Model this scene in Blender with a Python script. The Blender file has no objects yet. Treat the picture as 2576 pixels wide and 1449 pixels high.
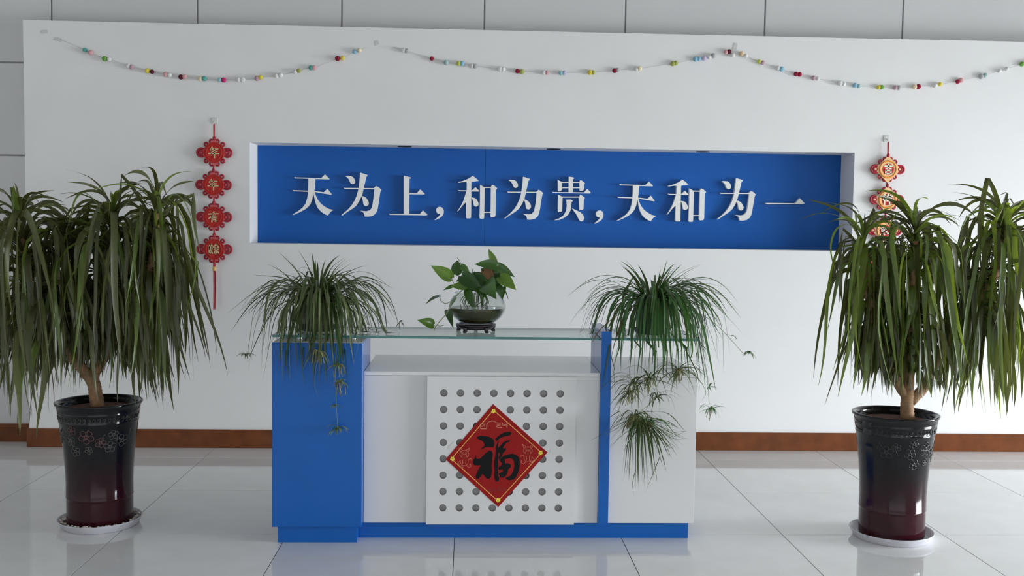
import bpy, math, random
from mathutils import Vector, Matrix, noise

# ---------------------------------------------------------------- camera
W, H = 2576, 1449
FOC, PITCH, YAW, ROLL, CAMZ = 2600.0, .0623, .0422, .0141, 1.4994
FW = Vector((math.sin(YAW) * math.cos(PITCH), math.cos(YAW) * math.cos(PITCH), -math.sin(PITCH)))
_r = Vector((math.cos(YAW), -math.sin(YAW), 0)); _d = FW.cross(_r)
RT = _r * math.cos(ROLL) - _d * math.sin(ROLL)
DN = _r * math.sin(ROLL) + _d * math.cos(ROLL)
scene = bpy.context.scene
col = scene.collection
cam_data = bpy.data.cameras.new('camera')
cam_data.sensor_fit = 'HORIZONTAL'; cam_data.sensor_width = 36; cam_data.lens = FOC * 36 / W
cam_data.clip_start = .05; cam_data.clip_end = 100
cam = bpy.data.objects.new('camera', cam_data); col.objects.link(cam)
cam.matrix_world = Matrix(((RT.x, -DN.x, -FW.x, 0), (RT.y, -DN.y, -FW.y, 0), (RT.z, -DN.z, -FW.z, CAMZ), (0, 0, 0, 1)))
scene.camera = cam

# ---------------------------------------------------------------- world, lights, exposure
world = bpy.data.worlds.new('daylight'); scene.world = world
world.use_nodes = True
world.node_tree.nodes['Background'].inputs[0].default_value = (.75, .87, 1, 1)
world.node_tree.nodes['Background'].inputs[1].default_value = 1.0

def area_light(name, loc, rot, sx, sy, power, color, spread=180):
    l = bpy.data.lights.new(name, 'AREA'); l.shape = 'RECTANGLE'; l.size = sx; l.size_y = sy
    l.energy = power; l.color = color; l.spread = math.radians(spread)
    o = bpy.data.objects.new(name, l); col.objects.link(o)
    o.location = loc; o.rotation_euler = rot
    return o
# daylight entering at the glazing of the right-hand windows and of the entrance behind the viewer
ROOM_X0, ROOM_X1, ROOM_Y0, ROOM_Z = -4.6, 10.0, -4.0, 3.9
area_light('window_daylight', (ROOM_X1 + .02, 3.1, .95), (0, math.radians(52), 0), 1.8, 4.1, 1120, (.90, .955, 1.0), 125)
area_light('entrance_daylight', (1.0, ROOM_Y0 - .02, 1.35), (math.radians(62), 0, 0), 9.4, 2.3, 76, (1, .945, .88), 140)
vs = scene.view_settings
vs.view_transform = 'Standard'; vs.look = 'None'; vs.gamma = 1; vs.exposure = -.12
vs.use_curve_mapping = False
scene.cycles.use_denoising = True
scene.cycles.max_bounces = 8; scene.cycles.diffuse_bounces = 5; scene.cycles.glossy_bounces = 4
scene.cycles.transparent_max_bounces = 16; scene.cycles.sample_clamp_indirect = 6

def at(px, py, Y):
    d = RT * ((px - W / 2) / FOC) + DN * ((py - H / 2) / FOC) + FW
    s = Y / d.y
    return Vector((d.x * s, Y, CAMZ + d.z * s))

# ---------------------------------------------------------------- materials
def mat(name, color, rough=.5, var=.0, scale=8, bump=0, bscale=200, metal=0, spec=.5, coat=0, trans=0, sheen=0, rand=0):
    m = bpy.data.materials.new(name); m.use_nodes = True
    nt = m.node_tree; b = nt.nodes['Principled BSDF']
    b.inputs['Base Color'].default_value = (*color, 1)
    b.inputs['Roughness'].default_value = rough
    b.inputs['Metallic'].default_value = metal
    b.inputs['Specular IOR Level'].default_value = spec
    b.inputs['Coat Weight'].default_value = coat
    b.inputs['Coat Roughness'].default_value = .05
    b.inputs['Transmission Weight'].default_value = trans
    src = None
    tc = nt.nodes.new('ShaderNodeTexCoord')
    if var:
        n = nt.nodes.new('ShaderNodeTexNoise'); n.inputs['Scale'].default_value = scale; n.inputs['Detail'].default_value = 5
        nt.links.new(tc.outputs['Object'], n.inputs['Vector'])
        mr = nt.nodes.new('ShaderNodeMapRange')
        mr.inputs[1].default_value = .3; mr.inputs[2].default_value = .7
        mr.inputs[3].default_value = 1 - var; mr.inputs[4].default_value = 1 + var
        nt.links.new(n.outputs['Fac'], mr.inputs[0])
        src = mr.outputs[0]
    if rand:
        oi = nt.nodes.new('ShaderNodeObjectInfo')
        mr2 = nt.nodes.new('ShaderNodeMapRange'); mr2.inputs[3].default_value = 1 - rand; mr2.inputs[4].default_value = 1 + rand
        nt.links.new(oi.outputs['Random'], mr2.inputs[0])
        if src:
            mu = nt.nodes.new('ShaderNodeMath'); mu.operation = 'MULTIPLY'
            nt.links.new(src, mu.inputs[0]); nt.links.new(mr2.outputs[0], mu.inputs[1]); src = mu.outputs[0]
        else:
            src = mr2.outputs[0]
    if src:
        mx = nt.nodes.new('ShaderNodeVectorMath'); mx.operation = 'SCALE'
        mx.inputs[0].default_value = color
        nt.links.new(src, mx.inputs['Scale'])
        nt.links.new(mx.outputs[0], b.inputs['Base Color'])
    if bump:
        n2 = nt.nodes.new('ShaderNodeTexNoise'); n2.inputs['Scale'].default_value = bscale; n2.inputs['Detail'].default_value = 3
        nt.links.new(tc.outputs['Object'], n2.inputs['Vector'])
        bp = nt.nodes.new('ShaderNodeBump'); bp.inputs['Strength'].default_value = bump; bp.inputs['Distance'].default_value = .002
        nt.links.new(n2.outputs['Fac'], bp.inputs['Height'])
        nt.links.new(bp.outputs[0], b.inputs['Normal'])
    return m

def leaf_mat(name, c1, c2, rough=.38, transl=.3, tcol=(.25, .38, .05), scale=3):
    """green blade: colour drifts along the blade and from leaf to leaf, some light passes through"""
    m = bpy.data.materials.new(name); m.use_nodes = True
    nt = m.node_tree; b = nt.nodes['Principled BSDF']; out = nt.nodes['Material Output']
    tc = nt.nodes.new('ShaderNodeTexCoord'); oi = nt.nodes.new('ShaderNodeObjectInfo')
    n = nt.nodes.new('ShaderNodeTexNoise'); n.inputs['Scale'].default_value = scale
    nt.links.new(tc.outputs['Object'], n.inputs['Vector'])
    ad = nt.nodes.new('ShaderNodeMath'); ad.operation = 'ADD'
    nt.links.new(n.outputs['Fac'], ad.inputs[0]); nt.links.new(oi.outputs['Random'], ad.inputs[1])
    mr = nt.nodes.new('ShaderNodeMapRange'); mr.inputs[1].default_value = .35; mr.inputs[2].default_value = 1.5
    nt.links.new(ad.outputs[0], mr.inputs[0])
    mx = nt.nodes.new('ShaderNodeMix'); mx.data_type = 'RGBA'
    mx.inputs[6].default_value = (*c1, 1); mx.inputs[7].default_value = (*c2, 1)
    nt.links.new(mr.outputs[0], mx.inputs[0])
    nt.links.new(mx.outputs[2], b.inputs['Base Color'])
    b.inputs['Roughness'].default_value = rough
    t = nt.nodes.new('ShaderNodeBsdfTranslucent'); t.inputs[0].default_value = (*tcol, 1)
    ms = nt.nodes.new('ShaderNodeMixShader'); ms.inputs[0].default_value = transl
    nt.links.new(b.outputs[0], ms.inputs[1]); nt.links.new(t.outputs[0], ms.inputs[2])
    nt.links.new(ms.outputs[0], out.inputs[0])
    return m

def glass_mat(name, tint, rough=0.0):
    m = bpy.data.materials.new(name); m.use_nodes = True
    nt = m.node_tree; nt.nodes.remove(nt.nodes['Principled BSDF']); out = nt.nodes['Material Output']
    t = nt.nodes.new('ShaderNodeBsdfTransparent'); t.inputs[0].default_value = (*tint, 1)
    g = nt.nodes.new('ShaderNodeBsdfGlossy'); g.inputs['Roughness'].default_value = rough
    lw = nt.nodes.new('ShaderNodeLayerWeight')
    pw = nt.nodes.new('ShaderNodeMath'); pw.operation = 'POWER'; pw.inputs[1].default_value = 5
    nt.links.new(lw.outputs['Facing'], pw.inputs[0])
    fr = nt.nodes.new('ShaderNodeMath'); fr.operation = 'MULTIPLY_ADD'; fr.inputs[1].default_value = .9; fr.inputs[2].default_value = .045
    nt.links.new(pw.outputs[0], fr.inputs[0])
    ms = nt.nodes.new('ShaderNodeMixShader')
    nt.links.new(fr.outputs[0], ms.inputs[0]); nt.links.new(t.outputs[0], ms.inputs[1]); nt.links.new(g.outputs[0], ms.inputs[2])
    nt.links.new(ms.outputs[0], out.inputs[0])
    return m

M = dict(
    paint=mat('white_wall_paint', (.80, .795, .785), .7, .018, 2.5, .12, 60),
    ceiling=mat('ceiling_paint', (.42, .42, .41), .8, .01),
    panel=mat('wall_cladding_white', (.645, .645, .64), .4, .012, 1.5, 0),
    joint=mat('joint_channel', (.34, .34, .35), .6),
    tile=mat('polished_floor_tile', (.74, .74, .735), .06, .035, 5, 0, spec=.7, rand=.025),
    grout=mat('dark_grout', (.10, .10, .10), .8),
    skirting=mat('brown_skirting', (.15, .046, .014), .3, .25, 9, 0, spec=.25),
    blue=mat('blue_laminate', (.007, .105, .41), .16, .02, 4, spec=.2),
    blue_panel=mat('blue_niche_panel', (.009, .098, .385), .45, .02, 3, spec=.2),
    white_lam=mat('white_laminate', (.68, .68, .68), .35, .012, 3),
    counter=mat('glossy_white_counter', (.70, .70, .70), .14, .012, 3, spec=.6),
    hole=mat('hole_inside_grey', (.46, .46, .46), .7),  # hole walls and floors, a darker grey than the panel face
    letter=mat('letter_white_acrylic', (.90, .89, .86), .4, .02, 20),
    edge_glass=mat('glass_edge_green', (.03, .16, .15), .12, .15, 10, spec=.8),
    chrome=mat('satin_metal', (.62, .63, .65), .25, metal=1),
    red_paper=mat('red_paper', (.29, .006, .006), .6, .08, 14, spec=.2),
    gold_print=mat('gold_print', (.85, .45, .10), .4, .1, 60),
    yellow_print=mat('yellow_gold_print', (.75, .62, .06), .4, .2, 90),
    black_ink=mat('black_ink', (.010, .011, .011), .6, .1, 40, spec=.1),
    dim_ink=mat('dark_red_ink', (.20, .02, .02), .5),
    line_print=mat('salmon_print', (.62, .20, .12), .5, .1, 40),
    red_cord=mat('red_silk_cord', (.36, .006, .022), .45, .2, 90, .4, 700),
    red_plate=mat('red_felt_plate', (.50, .018, .012), .7, .12, 60, .3, 500),
    pink_plate=mat('faded_red_felt', (.60, .10, .11), .7, .1, 60),
    gold_thread=mat('gold_thread', (.72, .44, .15), .4, .2, 120, .3, 600),
    gold_plate=mat('cream_gold_plate', (.86, .56, .28), .45, .12, 50),
    orange_ring=mat('orange_gold_ring', (.80, .30, .04), .4, .15, 70),
    beige_char=mat('beige_gold_lettering', (.70, .52, .28), .5, .1, 90),
    white_char=mat('pale_gold_lettering', (.88, .84, .66), .5, .1, 90),
    hook=mat('clear_hook', (.66, .66, .63), .3),
    tape=mat('matte_tape', (.60, .60, .58), .6, .08, 60),
    string=mat('white_string', (.62, .62, .60), .8),
    soil=mat('red_brown_soil', (.10, .035, .022), .95, .35, 40, .8, 120),
    trunk=mat('tan_trunk', (.30, .175, .09), .75, .35, 30, .8, 90),
    saucer=mat('white_plastic_saucer', (.62, .61, .66), .35, .04, 8),
    pebble=mat('pale_pebbles', (.62, .56, .52), .6, .3, 30),
    stand=mat('dark_carved_wood', (.014, .006, .012), .25, .3, 20),
    grey_pot=mat('dark_grey_plastic', (.075, .078, .085), .45, .1, 10),
    teal_pot=mat('dark_teal_plastic', (.035, .065, .075), .4, .1, 10),
    water=mat('murky_water', (.052, .045, .012), .12, .45, 14, spec=.5),
    root=mat('pale_roots', (.20, .20, .085), .7, .3, 60),
    runner=mat('green_runner', (.13, .19, .07), .5),
    black=mat('black_lamp_housing', (.012, .012, .012), .4),
    brown_leaf=mat('dry_brown_leaf', (.16, .075, .02), .7, .3, 20),
)
M['glass'] = glass_mat('clear_glass_shelf', (.90, .965, .945))
M['bowl_glass'] = glass_mat('clear_bowl_glass', (.93, .95, .94))
M['strap_leaf'] = leaf_mat('strap_leaf_green', (.028, .033, .009), (.090, .102, .030), .38, .16, (.22, .25, .03))
M['strap_leaf_fresh'] = leaf_mat('strap_leaf_fresh', (.058, .095, .018), (.14, .205, .046), .34, .27, (.36, .48, .03))
M['spider_leaf'] = leaf_mat('spider_leaf_green', (.022, .055, .018), (.085, .115, .035), .4, .22, (.14, .22, .05), 8)
M['spider_leaf_pale'] = leaf_mat('spider_leaf_pale', (.09, .12, .05), (.20, .24, .11), .45, .25, (.2, .28, .08), 8)
M['spider_leaf_fresh'] = leaf_mat('spider_leaf_fresh', (.03, .10, .025), (.07, .17, .05), .38, .25, (.12, .28, .05), 8)
M['spider_leaf_bright'] = leaf_mat('spider_leaf_bright', (.10, .17, .06), (.22, .30, .12), .45, .25, (.2, .34, .08), 8)
M['pothos'] = leaf_mat('pothos_leaf', (.012, .045, .010), (.05, .13, .02), .28, .2, (.10, .28, .02), 12)
M['pothos_fresh'] = leaf_mat('pothos_leaf_fresh', (.07, .15, .018), (.13, .24, .03), .3, .25, (.2, .38, .03), 12)

def glaze():
    """pot glaze fired from black at the shoulder to oxblood at the foot"""
    m = mat('oxblood_black_glaze', (.02, .02, .02), .10, spec=.32)
    nt = m.node_tree; b = nt.nodes['Principled BSDF']
    tc = nt.nodes.new('ShaderNodeTexCoord'); sp = nt.nodes.new('ShaderNodeSeparateXYZ')
    nt.links.new(tc.outputs['Object'], sp.inputs[0])
    n = nt.nodes.new('ShaderNodeTexNoise'); n.inputs['Scale'].default_value = 9; n.inputs['Detail'].default_value = 6
    nt.links.new(tc.outputs['Object'], n.inputs['Vector'])
    ma = nt.nodes.new('ShaderNodeMath'); ma.operation = 'MULTIPLY_ADD'; ma.inputs[1].default_value = .12
    nt.links.new(n.outputs['Fac'], ma.inputs[0]); nt.links.new(sp.outputs['Z'], ma.inputs[2])
    cr = nt.nodes.new('ShaderNodeValToRGB')
    e = cr.color_ramp.elements
    e[0].position = .22; e[0].color = (.030, .0035, .007, 1); e[1].position = .44; e[1].color = (.0085, .0085, .0095, 1)
    nt.links.new(ma.outputs[0], cr.inputs[0]); nt.links.new(cr.outputs[0], b.inputs['Base Color'])
    return m
M['glaze'] = glaze()
M['relief_pink'] = mat('pink_carved_relief', (.15, .055, .06), .35, .3, 60)
M['relief_grey'] = mat('grey_carved_relief', (.085, .08, .078), .3, .3, 60)
M['relief_dark'] = mat('dark_carved_relief', (.04, .038, .04), .25, .3, 60)

# ---------------------------------------------------------------- builders
ORG = {}
def finish(o, parent, origin):
    col.objects.link(o)
    if parent is not None:
        o.parent = parent
        ORG[o.name] = Vector(origin)
        o.location = Vector(origin) - ORG[parent.name]
    else:
        o.location = origin; ORG[o.name] = Vector(origin)
    return o

def obj(name, vf, m, parent=None, origin=None, smooth=False, kind=None):
    """vf = (verts, faces) in world space; linked as one mesh object"""
    verts, faces = vf
    if origin is None:
        origin = ORG[parent.name] if parent is not None else Vector((0, 0, 0))
    origin = Vector(origin)
    me = bpy.data.meshes.new(name)
    me.from_pydata([Vector(v) - origin for v in verts], [], faces)
    mats = m if isinstance(m, (list, tuple)) else [m]
    for k in mats:
        me.materials.append(k)
    if smooth:
        me.polygons.foreach_set('use_smooth', [True] * len(me.polygons))
    me.update()
    o = bpy.data.objects.new(name, me)
    if kind: o['kind'] = kind
    return finish(o, parent, origin)

def empty(name, loc, label, cat, group=None):
    o = bpy.data.objects.new(name, None); o.empty_display_size = .05
    finish(o, None, loc); tag(o, label, cat, group)
    return o

def tag(o, label, cat, group=None):
    o['label'] = label; o['category'] = cat
    if group: o['group'] = group
    return o

def copy_part(o, parent, loc):
    c = o.copy(); col.objects.link(c); c.parent = parent; c.location = loc
    ORG[c.name] = ORG[parent.name] + Vector(loc)
    return c

def join(*parts):
    V, Fc = [], []
    for v, f in parts:
        k = len(V); V += list(v); Fc += [[i + k for i in q] for q in f]
    return V, Fc

def box(x0, x1, y0, y1, z0, z1, bev=0):
    if bev <= 0:
        v = [(x, y, z) for x in (x0, x1) for y in (y0, y1) for z in (z0, z1)]
        f = [(0, 1, 3, 2), (4, 6, 7, 5), (0, 4, 5, 1), (2, 3, 7, 6), (0, 2, 6, 4), (1, 5, 7, 3)]
        return v, f
    b = bev; v = []; idx = {}
    for i, x in enumerate((x0, x1)):
        for j, y in enumerate((y0, y1)):
            for k, z in enumerate((z0, z1)):
                sx, sy, sz = (1, -1)[i], (1, -1)[j], (1, -1)[k]
                for a, p in enumerate(((x, y + sy * b, z + sz * b), (x + sx * b, y, z + sz * b), (x + sx * b, y + sy * b, z))):
                    idx[i, j, k, a] = len(v); v.append(p)
    f = []
    for i in (0, 1):
        q = [idx[i, j, k, 0] for j, k in ((0, 0), (0, 1), (1, 1), (1, 0))]; f.append(q if i == 0 else q[::-1])
        q = [idx[j, i, k, 1] for j, k in ((0, 0), (1, 0), (1, 1), (0, 1))]; f.append(q if i == 0 else q[::-1])
        q = [idx[j, k, i, 2] for j, k in ((0, 0), (0, 1), (1, 1), (1, 0))]; f.append(q if i == 0 else q[::-1])
    for i in (0, 1):
        for j in (0, 1):
            q = [idx[i, j, 0, 0], idx[i, j, 1, 0], idx[i, j, 1, 1], idx[i, j, 0, 1]]; f.append(q if i == j else q[::-1])
            q = [idx[i, 0, j, 0], idx[i, 0, j, 2], idx[i, 1, j, 2], idx[i, 1, j, 0]]; f.append(q if i == j else q[::-1])
            q = [idx[0, i, j, 1], idx[1, i, j, 1], idx[1, i, j, 2], idx[0, i, j, 2]]; f.append(q if i == j else q[::-1])
            for k in (0, 1):
                q = [idx[i, j, k, 0], idx[i, j, k, 1], idx[i, j, k, 2]]; f.append(q if (i + j + k) % 2 == 0 else q[::-1])
    return v, f

def lathe(profile, cx, cy, n=48, closed=False):
    """profile: list of (r, z)"""
    v, f = [], []
    for r, z in profile:
        for i in range(n):
            a = 2 * math.pi * i / n; v.append((cx + r * math.cos(a), cy + r * math.sin(a), z))
    for k in range(len(profile) - 1):
        for i in range(n):
            j = (i + 1) % n; f.append((k * n + i, k * n + j, (k + 1) * n + j, (k + 1) * n + i))
    if not closed:
        if profile[0][0] > 1e-4: f.append(tuple(range(n))[::-1])
        if profile[-1][0] > 1e-4: f.append(tuple((len(profile) - 1) * n + i for i in range(n)))
    return v, f

def tube(pts, rad, n=8, caps=True):
    pts = [Vector(p) for p in pts]; v, f = [], []
    up = Vector((0, 0, 1)); prev = None
    for i, p in enumerate(pts):
        t = (pts[min(i + 1, len(pts) - 1)] - pts[max(i - 1, 0)]).normalized()
        if prev is None:
            s = t.cross(up if abs(t.z) < .9 else Vector((1, 0, 0))).normalized()
        else:
            s = (prev - t * prev.dot(t)).normalized()
        prev = s; u = t.cross(s)
        r = rad[i] if isinstance(rad, (list, tuple)) else rad
        for k in range(n):
            a = 2 * math.pi * k / n; v.append(p + s * (r * math.cos(a)) + u * (r * math.sin(a)))
    for i in range(len(pts) - 1):
        for k in range(n):
            j = (k + 1) % n; f.append((i * n + k, i * n + j, (i + 1) * n + j, (i + 1) * n + k))
    if caps:
        f.append(tuple(range(n))[::-1]); f.append(tuple((len(pts) - 1) * n + k for k in range(n)))
    return v, f

def smooth_path(pts, n=20):
    pts = [Vector(p) for p in pts]; P = [pts[0] * 2 - pts[1]] + pts + [pts[-1] * 2 - pts[-2]]
    out = []; segs = len(pts) - 1
    for i in range(n + 1):
        u = i / n * segs; k = min(int(u), segs - 1); t = u - k
        a, b, c, d = P[k:k + 4]
        out.append(.5 * ((2 * b) + (c - a) * t + (2 * a - 5 * b + 4 * c - d) * t * t + (3 * b - a - 3 * c + d) * t ** 3))
    return out

def ring(c, rx, rz, r, n=24, m=8, rot=0, ydir=1):
    """closed tube loop lying in the XZ plane (facing the room)"""
    v, f = [], []
    for i in range(n):
        a = 2 * math.pi * i / n
        ca, sa = math.cos(a), math.sin(a)
        for k in range(m):
            b = 2 * math.pi * k / m
            x = (rx + r * math.cos(b)) * ca; z = (rz + r * math.cos(b)) * sa; y = r * math.sin(b)
            v.append((c[0] + x * math.cos(rot) - z * math.sin(rot), c[1] + y, c[2] + x * math.sin(rot) + z * math.cos(rot)))
    for i in range(n):
        for k in range(m):
            j = (i + 1) % n; l = (k + 1) % m
            f.append((i * m + k, i * m + l, j * m + l, j * m + k))
    return v, f

def prism(poly, y0, y1):
    """polygon of (x, z), front face at y0, back at y1"""
    n = len(poly)
    area = sum(poly[i][0] * poly[(i + 1) % n][1] - poly[(i + 1) % n][0] * poly[i][1] for i in range(n))
    if area < 0: poly = poly[::-1]
    v = [(x, y0, z) for x, z in poly] + [(x, y1, z) for x, z in poly]
    f = [tuple(range(n)), tuple(range(n, 2 * n))[::-1]]
    for i in range(n):
        j = (i + 1) % n; f.append((j, i, n + i, n + j))
    return v, f

def strokes(lines, c, s, w, y0, y1, rot=0, rnd=None):
    """brush strokes as slim slabs; lines in a unit box, y up"""
    out = []
    for ln in lines:
        for (ax, ay), (bx, by) in zip(ln, ln[1:]):
            dx, dy = bx - ax, by - ay; L = math.hypot(dx, dy) or 1
            ux, uy = dx / L, dy / L; hw = w / s / 2
            ax2, ay2, bx2, by2 = ax - ux * hw * .6, ay - uy * hw * .6, bx + ux * hw * .6, by + uy * hw * .6
            q = [(ax2 - uy * hw, ay2 + ux * hw), (bx2 - uy * hw * .85, by2 + ux * hw * .85), (bx2 + uy * hw * .85, by2 - ux * hw * .85), (ax2 + uy * hw, ay2 - ux * hw)]
            ca, sa = math.cos(rot), math.sin(rot)
            out.append(prism([(c[0] + s * (x * ca - y * sa), c[1] + s * (x * sa + y * ca)) for x, y in q], y0, y1))
    return join(*out)

def blade(pts, width, side0, fold=.25, twist=0.0, twist0=0.0, base=.55, tipfrac=.35, ripple=0):
    """strap leaf: two strips folded along the midrib"""
    v, f = [], []; n = len(pts) - 1; side0 = Vector(side0)
    for i, p in enumerate(pts):
        t = (pts[min(i + 1, n)] - pts[max(i - 1, 0)]).normalized()
        s = side0 - t * side0.dot(t)
        s = s.normalized() if s.length > 1e-4 else Vector((1, 0, 0))
        u = i / n
        a = twist0 + twist * u
        nn = t.cross(s)
        sd = s * math.cos(a) + nn * math.sin(a); up = nn * math.cos(a) - s * math.sin(a)
        w = width * (base + (1 - base) * min(1, u / .25)) if u < .25 else width
        if u > 1 - tipfrac: w = width * max(.04, ((1 - u) / tipfrac) ** .75)
        h = w * .5
        v += [p - sd * h + up * h * fold, p.copy(), p + sd * h + up * h * fold]
    for i in range(n):
        k = 3 * i
        f += [(k, k + 1, k + 4, k + 3), (k + 1, k + 2, k + 5, k + 4)]
    return v, f

def arch(p0, az, e0, e1, L, bend, n=10, sway=0, rng=random, reach=1.0, squash=1.0, wave=0.0, kink=0.0):
    """curve that leaves at elevation e0 and bends over towards e1 within the fraction `bend` of its length"""
    p = Vector(p0); pts = [p.copy()]; ph = rng.uniform(0, 6.28)
    for i in range(n):
        u = (i + .5) / n; q = min(1, u / bend); q = q * q * (3 - 2 * q)
        e = e0 + (e1 - e0) * q
        if kink: e = e0 - .35 * u / kink if u < kink else e1
        a = az + sway * math.sin(ph + u * 4)
        d = Vector((math.cos(a) * math.cos(e) * reach, math.sin(a) * math.cos(e) * reach * squash, math.sin(e)))
        if wave:
            c = wave * math.cos(ph * 1.7 + u * 5.5) * min(1, u * 2.5)
            d += Vector((-math.sin(az) * c, math.cos(az) * c, 0)) + Vector((math.cos(az), math.sin(az), 0)) * (wave * .8 * math.sin(ph + u * 4.5) * min(1, u * 2))
            d.normalize()
        p = p + d * (L / n); pts.append(p.copy())
    return pts

# ================================================================ the setting
WALL_Y, MAIN_Y = 6.80, 6.96
NX0, NX1, NZ0, NZ1, NY = -1.425, 2.55, 1.347, 2.0, 7.05      # the lettered niche
FX0, FX1, FZ = -2.855, 4.05, 2.75                            # the raised white wall

floor = obj('floor', box(ROOM_X0, ROOM_X1, ROOM_Y0, 7.2, -.12, -.0035), M['grout'], kind='structure')
TILE = .8; GX, GY = -.0528, 5.7087
tile0 = None
for i in range(-6, 13):
    for j in range(-12, 2):
        cx, cy = GX + (i + .5) * TILE, GY + (j + .5) * TILE
        if cx - .4 > ROOM_X1 or cx + .4 < ROOM_X0 or cy + .4 < ROOM_Y0: continue
        if tile0 is None:
            g = .0017
            tile0 = obj('tile', box(-.4 + g, .4 - g, -.4 + g, .4 - g, -.0034, 0, .0006), M['tile'], None, (0, 0, 0))
            tile0.parent = floor; t = tile0
        else:
            t = tile0.copy(); col.objects.link(t); t.parent = floor
        t.location = (cx, cy, 0)

ceiling = obj('ceiling', box(ROOM_X0 - .1, ROOM_X1 + .1, ROOM_Y0, 7.2, ROOM_Z, ROOM_Z + .1), M['ceiling'], kind='structure')
wall_left = obj('wall_left', box(ROOM_X0 - .12, ROOM_X0, ROOM_Y0, 7.2, 0, ROOM_Z), M['paint'], kind='structure')
# right wall with its window opening
WY0, WY1, WZ0, WZ1 = 1.0, 5.2, .04, 1.95
wall_right = obj('wall_right', join(box(ROOM_X1, ROOM_X1 + .16, ROOM_Y0, WY0, 0, ROOM_Z), box(ROOM_X1, ROOM_X1 + .16, WY1, 7.2, 0, ROOM_Z),
                 box(ROOM_X1, ROOM_X1 + .16, WY0, WY1, 0, WZ0), box(ROOM_X1, ROOM_X1 + .16, WY0, WY1, WZ1, ROOM_Z)), M['paint'], kind='structure')
window_1 = obj('window_1', join(*[box(ROOM_X1 - .03, ROOM_X1 + .01, y - .025, y + .025, WZ0, WZ1) for y in (WY0 + .02, 3.1, WY1 - .02)],
                 box(ROOM_X1 - .03, ROOM_X1 + .01, WY0, WY1, WZ0, WZ0 + .05), box(ROOM_X1 - .03, ROOM_X1 + .01, WY0, WY1, WZ1 - .05, WZ1)), M['chrome'], kind='structure')
# wall behind the viewer with the glazed entrance
DX0, DX1, DZ0, DZ1 = -3.8, 5.8, .05, 2.6
wall_front = obj('wall_front', join(box(ROOM_X0, DX0, ROOM_Y0 - .16, ROOM_Y0, 0, ROOM_Z), box(DX1, ROOM_X1, ROOM_Y0 - .16, ROOM_Y0, 0, ROOM_Z),
                 box(DX0, DX1, ROOM_Y0 - .16, ROOM_Y0, 0, DZ0), box(DX0, DX1, ROOM_Y0 - .16, ROOM_Y0, DZ1, ROOM_Z)), M['paint'], kind='structure')
door_1 = obj('door_1', join(*[box(x - .03, x + .03, ROOM_Y0 + .0, ROOM_Y0 + .04, DZ0, DZ1) for x in (DX0 + .03, -2.2, -.6, 1.0, 2.6, 4.2, DX1 - .03)],
                 box(DX0, DX1, ROOM_Y0, ROOM_Y0 + .04, DZ1 - .06, DZ1)), M['chrome'], kind='structure')

# clad main wall: carrier plus one panel per module
hx0, hx1, hz0, hz1 = NX0 - .08, NX1 + .08, NZ0 - .08, NZ1 + .08
yb, ye = MAIN_Y + .012, 7.2
wall_back = obj('wall_back', join(box(ROOM_X0, hx0, yb, ye, 0, ROOM_Z), box(hx1, ROOM_X1, yb, ye, 0, ROOM_Z),
                box(hx0, hx1, yb, ye, 0, hz0), box(hx0, hx1, yb, ye, hz1, ROOM_Z), box(hx0, hx1, 7.12, ye, hz0, hz1)), M['joint'], kind='structure')
PWX, PWZ = .941, .6041
xs = [-2.738 + PWX * k for k in range(-2, 15)]
zs = [.0879 + PWZ * k for k in range(0, 7)]
for a, b in zip(xs, xs[1:]):
    for c, d in zip([0.0] + zs, zs):
        x0, x1, z0, z1 = max(a, ROOM_X0), min(b, ROOM_X1), c, min(d, ROOM_Z)
        if x1 - x0 < .05 or z1 - z0 < .05: continue
        if x0 > FX0 + .05 and x1 < FX1 and z1 < FZ - .05: continue      # wholly behind the raised wall
        g = .005
        obj('cladding_panel', box(x0 + g, x1 - g, MAIN_Y, MAIN_Y + .012, z0 + g, z1 - g, .0025), M['panel'], wall_back, ((x0 + x1) / 2, MAIN_Y, z0))

# raised white wall with the recessed niche
def niche_wall():
    y0, y1 = WALL_Y, MAIN_Y
    X = [FX0, NX0, NX1, FX1]; Z = [0, NZ0, NZ1, FZ]
    v = [(x, y0, z) for z in Z for x in X]; f = []
    for r in range(3):
        for c in range(3):
            if r == 1 and c == 1: continue
            k = r * 4 + c; f.append((k, k + 1, k + 5, k + 4))
    n = len(v)
    v += [(FX0, y1, 0), (FX1, y1, 0), (FX1, y1, FZ), (FX0, y1, FZ)]
    f += [(0, 12, n, n)[:3] if False else (0, 4, 8, 12, n + 3, n), (12, 13, 14, 15, n + 2, n + 3), (15, 11, 7, 3, n + 1, n + 2)]
    m = len(v)
    v += [(NX0, NY, NZ0), (NX1, NY, NZ0), (NX1, NY, NZ1), (NX0, NY, NZ1)]
    f += [(5, 6, m + 1, m), (6, 10, m + 2, m + 1), (10, 9, m + 3, m + 2), (9, 5, m, m + 3)]
    return v, f
wall_feature = obj('wall_feature', niche_wall(), M['paint'], kind='structure')
seam = .094 + .012
for a, b in ((NX0, seam - .001), (seam + .001, NX1)):
    obj('niche_panel', box(a, b, NY - .004, NY + .01, NZ0, NZ1), M['blue_panel'], wall_feature)
obj('baseboard_back', box(FX0 - .012, FX1, WALL_Y - .014, WALL_Y - .001, 0, .122, .003), M['skirting'], kind='structure')
obj('baseboard_left', box(ROOM_X0, FX0 - .004, MAIN_Y - .014, MAIN_Y - .001, 0, .122, .003), M['skirting'], kind='structure')

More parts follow.
